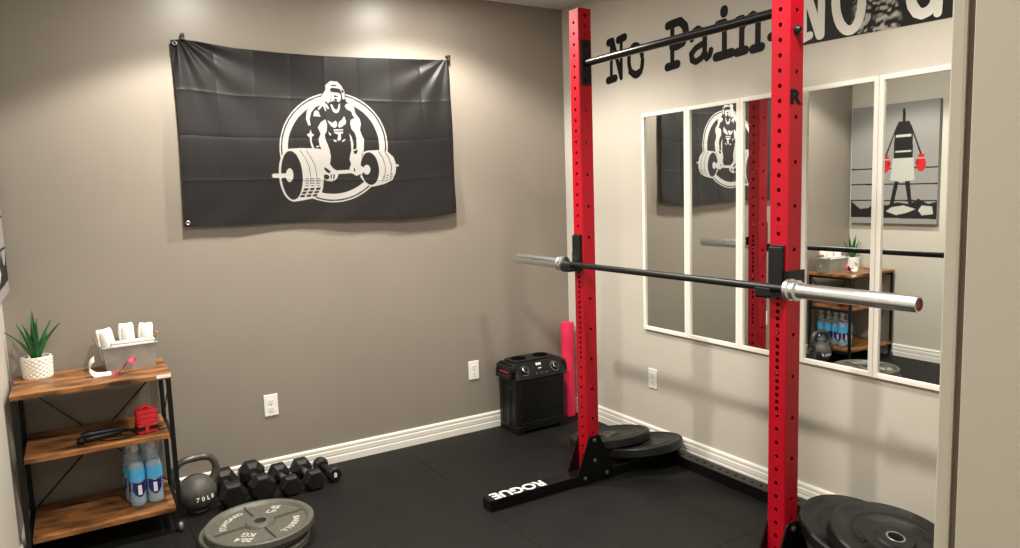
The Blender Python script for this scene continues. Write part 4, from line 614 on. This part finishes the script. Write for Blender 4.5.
# potted plant
pl = thing('potted_plant', 'spiky green aloe-like plant in a white dimpled pot on the cart top', 'plant', (-2.978, -.100, .7305))
mb = M(); nu, nv = 72, 22; P = []
for i in range(nu+1):
    a = 2*PI*i/nu
    for j in range(nv):
        h = .092*j/(nv-1); r0 = .054+.004*j/(nv-1)
        u = i/nu*14; v = j/(nv-1)*5
        d = .0028*abs(math.sin(PI*(u+v)))*abs(math.sin(PI*(u-v)))
        r = r0+(d*2.0 if 1 < j < nv-2 else .002); P.append((r*math.cos(a), r*math.sin(a), h))
mb.grid(P, nu+1, nv); mb.lathe([(0, 0), (.054, 0)], n=48).lathe([(.058, .092), (.057, .094), (.052, .094), (.050, .078)], n=48, smooth=True)
mb.build('pot', CERAM, pl)
M().lathe([(0, .083), (.030, .082), (.052, .079)], n=32, smooth=True).build('soil', SOIL, pl)
lv = [(-172, 46, .17), (178, 22, .175), (-130, 20, .17), (-95, 8, .215), (-62, 10, .19), (-20, 42, .19), (-5, 24, .18), (35, 30, .17), (90, 8, .22), (130, 26, .17), (-80, 34, .12), (-115, 40, .11), (-40, 34, .13)]
for az, tl, ln in lv:
    a = math.radians(az); t = math.radians(tl); d = Vector((math.cos(a), math.sin(a), 0)); sd = Vector((-d.y, d.x, 0))
    P = []; n = 12; pos = Vector((d.x*.010, d.y*.010, .078))
    for k in range(n+1):
        q = k/n; tt = t*(.35+.75*q); w = .0165*(1-q**1.7)*(.66+1.2*q*(1-q))+.0003
        dr = d*math.sin(tt)+Vector((0, 0, math.cos(tt))); nr = d*math.cos(tt)-Vector((0, 0, math.sin(tt)))
        if k: pos = pos+dr*ln/n
        P += [pos-sd*w-nr*w*.35, pos-sd*w*.5+nr*.001, pos+nr*w*.28, pos+sd*w*.5+nr*.001, pos+sd*w-nr*w*.35, pos+nr*(w*.28+.0022)+nr*.001]
    mm = M(); m_ = 6
    mm.add(P, [(k*m_+j, k*m_+(j+1) % m_, (k+1)*m_+(j+1) % m_, (k+1)*m_+j) for k in range(n) for j in range(m_)], True).build('leaf', LEAF, pl, sharp=70)

# galvanised bin with towels
RB = .08
bn = thing('metal_bin', 'grey galvanised metal bin holding white towels on the cart top', 'bin', (-2.620, -.152, .7305), RB)
hx, hy, tx, ty, bh = .098, .062, .113, .076, .112
mb = M()
o_ = [(-hx, -hy, 0), (hx, -hy, 0), (hx, hy, 0), (-hx, hy, 0), (-tx, -ty, bh), (tx, -ty, bh), (tx, ty, bh), (-tx, ty, bh)]
i_ = [(x*.975, y*.97, max(z, .003)) for x, y, z in o_]
mb.add(o_+i_, [(0, 1, 2, 3), (0, 4, 5, 1), (1, 5, 6, 2), (2, 6, 7, 3), (3, 7, 4, 0), (8, 9, 10, 11), (8, 9, 13, 12), (9, 10, 14, 13), (10, 11, 15, 14), (11, 8, 12, 15), (4, 5, 13, 12), (5, 6, 14, 13), (6, 7, 15, 14), (7, 4, 12, 15)])
mb.tube([(-tx, -ty, bh), (tx, -ty, bh), (tx, ty, bh), (-tx, ty, bh), (-tx, -ty, bh)], .003, 8)
mb.build('body', ZINC, bn)
for s in (-1, 1):
    h = M().tube([(s*(tx-.004), -.030, bh-.012), (s*(tx+.012), -.030, bh+.012), (s*(tx+.014), -.026, bh+.030), (s*(tx+.014), .026, bh+.030), (s*(tx+.012), .030, bh+.012), (s*(tx-.004), .030, bh-.012)], .002, 8).build('handle', STEEL, bn)
    M().tube([(s*(tx+.014), -.024, bh+.030), (s*(tx+.014), .024, bh+.030)], .008, 14).build('wooden_grip', OAKH, h)
def roll_towel(dx, dy, zb, ln, r, tilt, label):
    t = thing('rolled_towel', label, 'towel', (0, 0, 0), 0, 'rolled towels in the metal bin')
    c = Matrix.Rotation(RB, 4, 'Z') @ Vector((dx, dy, 0))
    t.location = (bn.location.x+c.x, bn.location.y+c.y, .7305+zb); t.rotation_euler = (tilt[0], tilt[1], RB)
    n = 110; mb = M(); rows = 10; P = []
    for k in range(n):
        a = 2*PI*3.6*k/n; rr = r*(.12+.88*k/n)
        for j in range(rows):
            h = ln*j/(rows-1); e = 1-.13*(abs(j/(rows-1)-.5)*2)**6
            wob = 1+.035*math.sin(5*a+j*1.7)+.02*math.sin(11*a-j)
            P.append((rr*math.cos(a)*e*wob, rr*math.sin(a)*e*wob, h+.0035*math.sin(3*a)))
    mb.grid(P, n, rows); o = mb.build('roll', TOWEL, t)
    md = o.modifiers.new('thick', 'SOLIDIFY'); md.thickness = .0065; md.offset = -1
roll_towel(-.066, .010, .026, .160, .038, (-.05, -.15), 'white rolled towel at the left of the bin, leaning left')
roll_towel(.006, .026, .036, .162, .036, (.04, -.02), 'white rolled towel standing in the middle of the bin')
roll_towel(.075, .022, .034, .156, .035, (.04, .07), 'white rolled towel standing at the right of the bin')
ft = thing('folded_towel', 'white folded towels laid flat along the front of the bin', 'towel', (bn.location.x+.012, bn.location.y-.050, .7305+.100), RB)
for k in range(3):
    P = []
    for i in range(24):
        for j in range(5):
            x = -.088+.176*i/23; a = PI*j/4-PI/2
            P.append((x+.004*k, -.010+.022*math.cos(a)-.012, .006+.011*k+.006*math.sin(a)+.0022*math.sin(x*60+k*2)))
    mm = M(); mm.grid(P, 24, 5); mm.box((-.088+.004*k, -.024, .001+.011*k), (.088+.004*k, .020, .0105+.011*k), .003)
    mm.build('fold', TOWEL, ft)
# wrist straps curling in front of the bin
def ribbon(label, pts, wv, mts):
    """band of width vector wv swept along the points, a little thick"""
    t = thing('wrist_strap', label, 'strap', pts[0], 0, 'straps on the cart top'); o = Vector(pts[0]); P = []; n = len(pts); wv = Vector(wv)
    for i, p in enumerate(pts):
        p = Vector(p)-o; d = (Vector(pts[min(n-1, i+1)])-Vector(pts[max(0, i-1)])).normalized(); s = d.cross(wv).normalized()*.0012
        for q in (-s, s): P += [p+q-wv/2, p+q+wv/2]
    fs = []
    for i in range(n-1):
        a, b = i*4, (i+1)*4; fs += [(a, b, b+1, a+1), (a+2, a+3, b+3, b+2), (a+1, b+1, b+3, a+3), (a, a+2, b+2, b)]
    fs += [(0, 1, 3, 2), (4*n-4, 4*n-2, 4*n-1, 4*n-3)]
    M().add(P, fs, True).build('band', mts, t); return t
WEB1 = mat('white_webbing', (.74, .70, .63), .7, bump=.4, bscale=300)
WEB2 = mat('red_patterned_webbing', (.50, .05, .09), .6, rgb2=(.10, .02, .03), nscale=90, thr=(.5, .56))
ribbon('white strap end curling up beside the left of the metal bin', [(-2.742+.040*math.cos(q), -.272, .7735+.040*math.sin(q)) for q in [math.radians(v) for v in range(118, 266, 10)]]+[(-2.735, -.272, .7335), (-2.700, -.276, .7328)], (0, .026, .020), WEB1)
ribbon('red patterned strap looping up against the front of the metal bin', [(-2.700, -.295, .7335), (-2.680, -.293, .7355), (-2.664, -.291, .742), (-2.652, -.289, .755), (-2.643, -.288, .771), (-2.634, -.287, .786), (-2.622, -.287, .793), (-2.611, -.287, .786), (-2.608, -.287, .772)], (.020, .024, .016), WEB2)
st = M().box((-2.535, -.4325, .716), (-2.477, -.4308, .7302), .0005).build('white_sticker', WHITE, cart, world=True)

# middle shelf: red strap bundle and black jump rope
rb = thing('strap_bundle', 'red wrapped strap bundle with a black band on the middle shelf', 'strap bundle', (-2.585, -.338, .4625), .15)
for k in range(5):
    z = .002+.0205*k; rr = .040+.003*math.sin(k*2.1)
    P = [(max(-.042, min(.042, rr*1.25*math.cos(a)))*(1+.03*math.sin(3*a+k)), max(-.034, min(.034, rr*1.1*math.sin(a)))*(1+.03*math.cos(2*a+k))) for a in [2*PI*q/28 for q in range(28)]]
    M().prism(P, (0, 0, z), (1, 0, 0), (0, 1, 0), (0, 0, .0215)).build('strap_loop', REDC, rb, bevel=.004)
M().prism([(max(-.0445, min(.0445, .055*math.cos(a))), max(-.0365, min(.0365, .048*math.sin(a)))) for a in [2*PI*q/28 for q in range(28)]], (0, 0, .018), (1, 0, 0), (0, 1, 0), (0, 0, .016)).build('black_band', BLKP, rb)
M().box((-.013, -.0385, .004), (.002, -.036, .050), .001).build('buckle_strap', REDC, rb)
M().tube([(-.02, 0, .104), (-.014, .01, .114), (.008, .012, .115), (.024, 0, .104)], .008, 10).build('strap_end', REDC, rb)
jr = thing('jump_rope', 'black jump rope with thick handles coiled on the middle shelf', 'jump rope', (-2.752, -.300, .4625))
M().tube([(-.085, -.005, .022), (-.060, .0, .022), (.035, .012, .020), (.062, .016, .018)], [.012, .017, .017, .010], 16).build('handle', BLKP, jr)
M().tube([(-.070, -.050, .016), (-.050, -.048, .016), (.045, -.018, .014), (.066, -.012, .012)], [.010, .015, .014, .008], 16).build('handle', BLKP, jr)
M().lathe([(0, .0), (.014, .002), (.019, .014), (.014, .028), (0, .031)], (-.086, -.055, .002), n=20, smooth=True).build('weight_ball', BLKG, jr)
cp = [(.05+.07*math.cos(q*.42)+.0035*q, -.012+.045*math.sin(q*.42), .004+.0014*abs(math.sin(q*.9))) for q in range(46)]
M().tube(cp, .0026, 6).tube([(.062, .016, .017), (.09, .03, .010), (.12, .02, .004)], .0026, 6).tube([(-.02, -.06, .004), (.05, -.088, .004), (.11, -.08, .004), (.150, -.05, .004)], .0026, 6).build('cable', BLK, jr)

# bottles
def bottle(loc, rot, label):
    t = thing('water_bottle', label, 'bottle', loc, rot, 'water bottles on the bottom shelf')
    pf = [(0, .004), (.020, .001), (.030, .003), (.0335, .012), (.0335, .030), (.0325, .045), (.0335, .060), (.0338, .165), (.0325, .180), (.026, .208), (.0175, .232), (.0135, .246), (.0132, .262)]
    M().lathe(pf, n=32, smooth=True).build('shell', PET, t)
    M().lathe([(0, .006), (.028, .007), (.0322, .014), (.0322, .03), (.0312, .045), (.0322, .06), (.0322, .165), (.0312, .178), (.026, .200), (0, .200)], n=32, smooth=True).build('water', WATER, t)
    # wrap-around label: light band over a navy shield
    def arc(z0, z1, a0, a1, r, mt_, nm, par):
        n = 20; mb = M(); P = []
        for k in range(n+1):
            a = math.radians(a0+(a1-a0)*k/n); P += [(r*math.cos(a), r*math.sin(a), z0(k/n)), (r*math.cos(a), r*math.sin(a), z1(k/n))]
        mb.grid(P, n+1, 2); return mb.build(nm, mt_, par)
    lb = arc(lambda q: .118, lambda q: .172, 0, 360, .0342, LABL, 'label', t)
    for a in (-90, 30, 150):
        arc(lambda q: .046+.03*abs(q*2-1)**2, lambda q: .108+.010*abs(q*2-1), a-50, a+50, .0346, LABB, 'label_shield', lb)
        arc(lambda q: .056, lambda q: .100, a-13, a+13, .0349, WHITE, 'label_bottle_mark', lb)
    M().lathe([(.0132, .252), (.0165, .254), (.0165, .272), (.0150, .276), (.0145, .292), (.012, .297), (0, .297)], n=24, smooth=True).build('cap', CAPM, t)
    return t
b0 = bottle((-2.640, -.300, .1225), .2, 'blue label water bottle at the left of the front pair')
BL = [(-2.570, -.296, 'blue label water bottle at the right of the front pair'), (-2.655, -.232, 'water bottle directly behind the left front bottle'), (-2.586, -.228, 'water bottle directly behind the right front bottle'), (-2.656, -.164, 'water bottle third back in the left file'), (-2.588, -.159, 'water bottle third back in the right file'), (-2.590, -.090, 'water bottle nearest the grey wall')]
for i, (x, y, lb) in enumerate(BL):
    c = copy_tree(b0); c.location = (x, y, .1225); c.rotation_euler = (0, 0, .3*i); c['label'] = lb

# ---------------------------------------------------------------- flag
def interp(tab, x, ax=0):
    t = np.array(sorted(tab, key=lambda p: p[ax])); return np.interp(x, t[:, ax], t[:, 1-ax])
nu, nv = 900, 544
U, V = np.meshgrid(np.linspace(0, 1, nu), np.linspace(0, 1, nv), indexing='ij')
xt = -2.316+U*(2.316-.834); xb = -2.323+U*(2.323-.831)
zt = interp(FLAG_TOP, xt.ravel()).reshape(U.shape); zb = interp(FLAG_BOTTOM, xb.ravel()).reshape(U.shape)
X = xt*(1-V)+xb*V; Z = zt*(1-V)+zb*V
X += (.010*np.sin(PI*V))*(1-U)**6
# fold creases, a little slack and tension folds from the top corners
cre = np.zeros_like(U)
for i, c in enumerate(np.linspace(0, 1, 9)[1:-1]): cre += (1 if i % 2 else -1)*.0022*np.exp(-np.abs(U-c-.004*np.sin(V*6+i))/.010)
for i, c in enumerate((.26, .50, .745)): cre += (1 if i % 2 == 0 else -1)*.0024*np.exp(-np.abs(V-c-.004*np.sin(U*9+i))/.014)
tri = lambda t: np.abs((t % 2)-1)
cre += .0045*(tri(U*8)-.5)*(.6+.4*np.sin(V*5))+.0042*(tri(V*4)-.5)
ang = np.arctan2(V+.02, (U-.02)*1.65); rad = np.hypot(V, U*1.65)
ten = .0075*np.sin(ang*13)*np.exp(-rad/.45)*np.clip(rad*8, 0, 1)
ang2 = np.arctan2(V+.02, (.99-U)*1.65); rad2 = np.hypot(V, (1-U)*1.65)
ten += .0075*np.sin(ang2*12+1)*np.exp(-rad2/.40)*np.clip(rad2*8, 0, 1)
slow = .006*np.sin(U*7.3+V*2.1)*V+.004*np.sin(U*17+V*5)*V**2+.003*np.sin(V*11+U*3)+.0025*np.sin(U*31+9*V)*np.exp(-((V-.93)/.09)**2)
Y = -(.020+.010*V+cre+ten+slow)
# the printed emblem
K = np.zeros(U.shape)
dx_, dz_ = 1.49/(nu-1)/4, .89/(nv-1)/4
acc = np.zeros(U.size)
for sx in (-1.5, -.5, .5, 1.5):
    for sz in (-1.5, .5):
        fx = (X+sx*dx_).ravel(); fz = (Z+sz*dz_).ravel(); v = np.zeros(U.size)
        for val, poly in LOGO: v[inside(fx, fz, poly)] = val
        acc += v/8
blk, wht = np.array([.0090, .0076, .0076]), np.array([.31, .292, .278])
C = blk[None]*(1-acc[:, None])+wht[None]*acc[:, None]
hem = ((U < .018) | (U > .985) | (V < .03) | (V > .972)).ravel(); C[hem] = blk*.8
flag = thing('wall_flag', 'black cloth flag printed with a roaring gorilla lifting a barbell, hung on the grey wall', 'flag', (-1.57, -.02, 1.8))
P = np.stack([X.ravel()+1.57, Y.ravel()+.02, Z.ravel()-1.8], 1)
sheet('cloth', P, C, nu, nv, print_mat('printed_polyester', .46, sheen=.1), flag)
for (gx, gz) in ((-2.300, 2.236), (-2.306, 1.378)):
    M().lathe([(.005, 0), (.005, .003), (.008, .0045), (.011, .003), (.011, 0)], (gx, -.034, gz), (0, -1, 0), n=24, smooth=True).build('grommet', STEEL, flag, world=True)
for (hx_, hz_, lb) in ((-2.262, 2.268, 'small dark wall clip holding the flag at its upper left'), (-.838, 2.262, 'small dark wall clip holding the flag at its upper right')):
    t = thing('wall_clip', lb, 'clip', (hx_, 0, hz_), 0, 'flag clips')
    M().box((-.008, -.040, -.014), (.008, -.034, .018), .002).box((-.007, -.036, .010), (.007, -.0005, .018), .001).build('clip_body', RUBD, t)
    M().lathe([(0, .003), (.005, .002), (.006, 0)], (0, -.040, .006), (0, -1, 0), n=12, smooth=True).build('clip_stud', BLK, t)

# ---------------------------------------------------------------- wall lettering and banner
def strokes(list_, x, th, bold=1.):
    mb = M(); cnt = 0
    for pts, w in list_:
        r = w/2*bold
        for i in range(len(pts)-1):
            (a0, b0), (a1, b1) = pts[i], pts[i+1]; L = math.hypot(a1-a0, b1-b0)
            if L < 1e-6: continue
            q = math.atan2(b1-b0, a1-a0); poly = []
            for k in range(9): an = q-PI/2+PI*k/8; poly.append((a1+r*math.cos(an), b1+r*math.sin(an)))
            for k in range(9): an = q+PI/2+PI*k/8; poly.append((a0+r*math.cos(an), b0+r*math.sin(an)))
            cnt += 1; mb.prism(poly, (x-.00005*cnt, 0, 0), (0, 1, 0), (0, 0, 1), (-th, 0, 0))
    return mb
wl = thing('wall_lettering', 'black typewriter style words No Pain on the pale wall above the mirrors', 'wall lettering', (0, -1.05, 2.1))
for k in ('N', 'o', 'P', 'a', 'i', 'n', 'dot'):
    strokes(LETTERS[k], -.0004, .0008, 1.85).build('letter' if k != 'dot' else 'full_stop', VINYL, wl, world=True)
bn_ = thing('wall_banner', 'black wall banner with white words No Gain and a scratched grey patch', 'banner', (0, -2.4, 2.066))
nu, nv = 360, 90; y0_, y1_, z0_, z1_ = -1.765, -3.15, 2.0725, 2.46
U, V = np.meshgrid(np.linspace(0, 1, nu), np.linspace(0, 1, nv), indexing='ij')
Yb = y0_+(y1_-y0_)*U; Zb = z0_+(z1_-z0_)*V-.037*U
rng = np.random.RandomState(4)
def vnoise(y, z, s):
    g = rng.rand(90, 60); a = (y-y1_)*s; b = (z-z0_)*s; i = a.astype(int) % 89; j = b.astype(int) % 59; fa = a-a.astype(int); fb = b-b.astype(int)
    fa = fa*fa*(3-2*fa); fb = fb*fb*(3-2*fb)
    return (g[i, j]*(1-fa)+g[i+1, j]*fa)*(1-fb)+(g[i, j+1]*(1-fa)+g[i+1, j+1]*fa)*fb
mask = np.clip(1.3-np.hypot((Yb+2.125)/.085, (Zb-2.13)/.16), 0, 1)
fl_ = vnoise(Yb+.35*Zb, Zb-.5*Yb, 16); sc = vnoise(Yb+.04*fl_, Zb*.7+.05*fl_, 60)*.5+vnoise(Yb*.8+.9*Zb, Zb, 110)*.2+fl_*.3
g_ = np.clip((sc-.42)*4.0, 0, 1)*np.clip(mask*3, 0, 1)
streak = np.exp(-((Yb+2.105+.9*(Zb-2.115))/.0055)**2)*(np.abs(Yb+2.11) < .03); g_ = g_*(1-.95*streak)
C = (np.array([.010, .0095, .009])[None, None]*(1-g_[..., None])+np.array([.42, .39, .33])[None, None]*g_[..., None]).reshape(-1, 3)
P = np.stack([np.full(U.size, -.0012), (Yb+2.4).ravel(), (Zb-2.066).ravel()], 1)
sheet('banner_sheet', P, C, nu, nv, print_mat('printed_banner', .45), bn_)
for k in ('N', 'o', 'G'):
    strokes(BANNER[k], -.0014, .0008, 1.3).build('letter', VINW, bn_, world=True)
for k, sh in (('a', -1.37), ('i', -1.37), ('n', -1.37)):
    strokes([([(y+sh, z+.005) for y, z in p], w*1.15) for p, w in LETTERS[k]], -.0014, .0008).build('letter', VINW, bn_, world=True)

# ---------------------------------------------------------------- canvas print on the left wall (seen in the mirrors)
cv = thing('canvas_print', 'grey canvas print with red boxing gloves and ring ropes on the left wall', 'picture', (-W, -.397, 1.605))
nu, nv = 220, 290; hw_, hh_ = .367, .490
U, V = np.meshgrid(np.linspace(-1, 1, nu), np.linspace(-1, 1, nv), indexing='ij')
a = (U*hw_).ravel(); b = (V*hh_).ravel()          # a grows towards the back wall, b upwards
C = np.tile(np.array([.235, .225, .215]), (a.size, 1))
dk, pale, red = (.012, .011, .011), (.40, .40, .35), (.45, .015, .02)
def paint(poly, col): C[inside(a, b, poly)] = col
for zc in (-.035, -.165, -.300): C[np.abs(b-zc-.012*a) < .0055] = dk
# a dark punching bag on a strap, a pale towel tied round it, a red glove hung on each side
cx_ = -.085
paint([(cx_-.010, .44), (cx_+.010, .44), (cx_+.012, .33), (cx_-.012, .33)], dk)
paint([(cx_-.045, .34), (cx_+.045, .34), (cx_+.075, .26), (cx_+.080, .04), (cx_-.080, .04), (cx_-.075, .26)], dk)
paint([(cx_-.062, .235), (cx_+.062, .235), (cx_+.064, .215), (cx_-.064, .215)], pale); paint([(cx_-.066, .105), (cx_+.066, .105), (cx_+.067, .090), (cx_-.067, .090)], pale)
for s in (-1, 1):
    g = cx_+s*.148
    paint([(cx_+s*.050, .31), (cx_+s*.060, .31), (g+s*.012, .05), (g-s*.004, .05)], dk)
    paint(circ((g, -.012), .040, .058), red); paint([(g-.028, .03), (g+.028, .03), (g+.024, .068), (g-.024, .068)], red)
    paint(circ((g-s*.030, .004), .015, .026), (.30, .01, .015)); paint([(g-.027, .034), (g+.027, .034), (g+.026, .042), (g-.026, .042)], pale)
paint([(cx_-.085, .045), (cx_+.085, .045), (cx_+.105, -.130), (cx_+.02, -.150), (cx_-.10, -.135)], pale)
paint([(cx_-.060, -.14), (cx_-.020, -.145), (cx_-.055, -.34), (cx_-.085, -.34)], dk); paint([(cx_+.030, -.145), (cx_+.065, -.14), (cx_+.105, -.34), (cx_+.070, -.34)], dk)
paint([(-.367, -.31), (-.30, -.33), (-.22, -.285), (-.15, -.33), (-.05, -.315), (.05, -.34), (.14, -.30), (.20, -.36), (.28, -.37), (.367, -.30), (.367, -.44), (-.367, -.45)], dk)
paint([(-.10, -.34), (.0, -.355), (.05, -.39), (-.04, -.42), (-.13, -.40), (-.20, -.37)], pale); paint([(-.25, -.34), (-.33, -.35), (-.34, -.41), (-.25, -.42), (-.22, -.38)], pale)
P = np.stack([np.full(a.size, .0352), a, b], 1)
sheet('printed_face', P, C, nu, nv, print_mat('printed_canvas', .7, bump=.2), cv)
M().box((.0005, -hw_, -hh_), (.035, hw_, hh_), .001).build('stretcher', mat('grey_canvas_side', (.235, .225, .215), .7), cv)
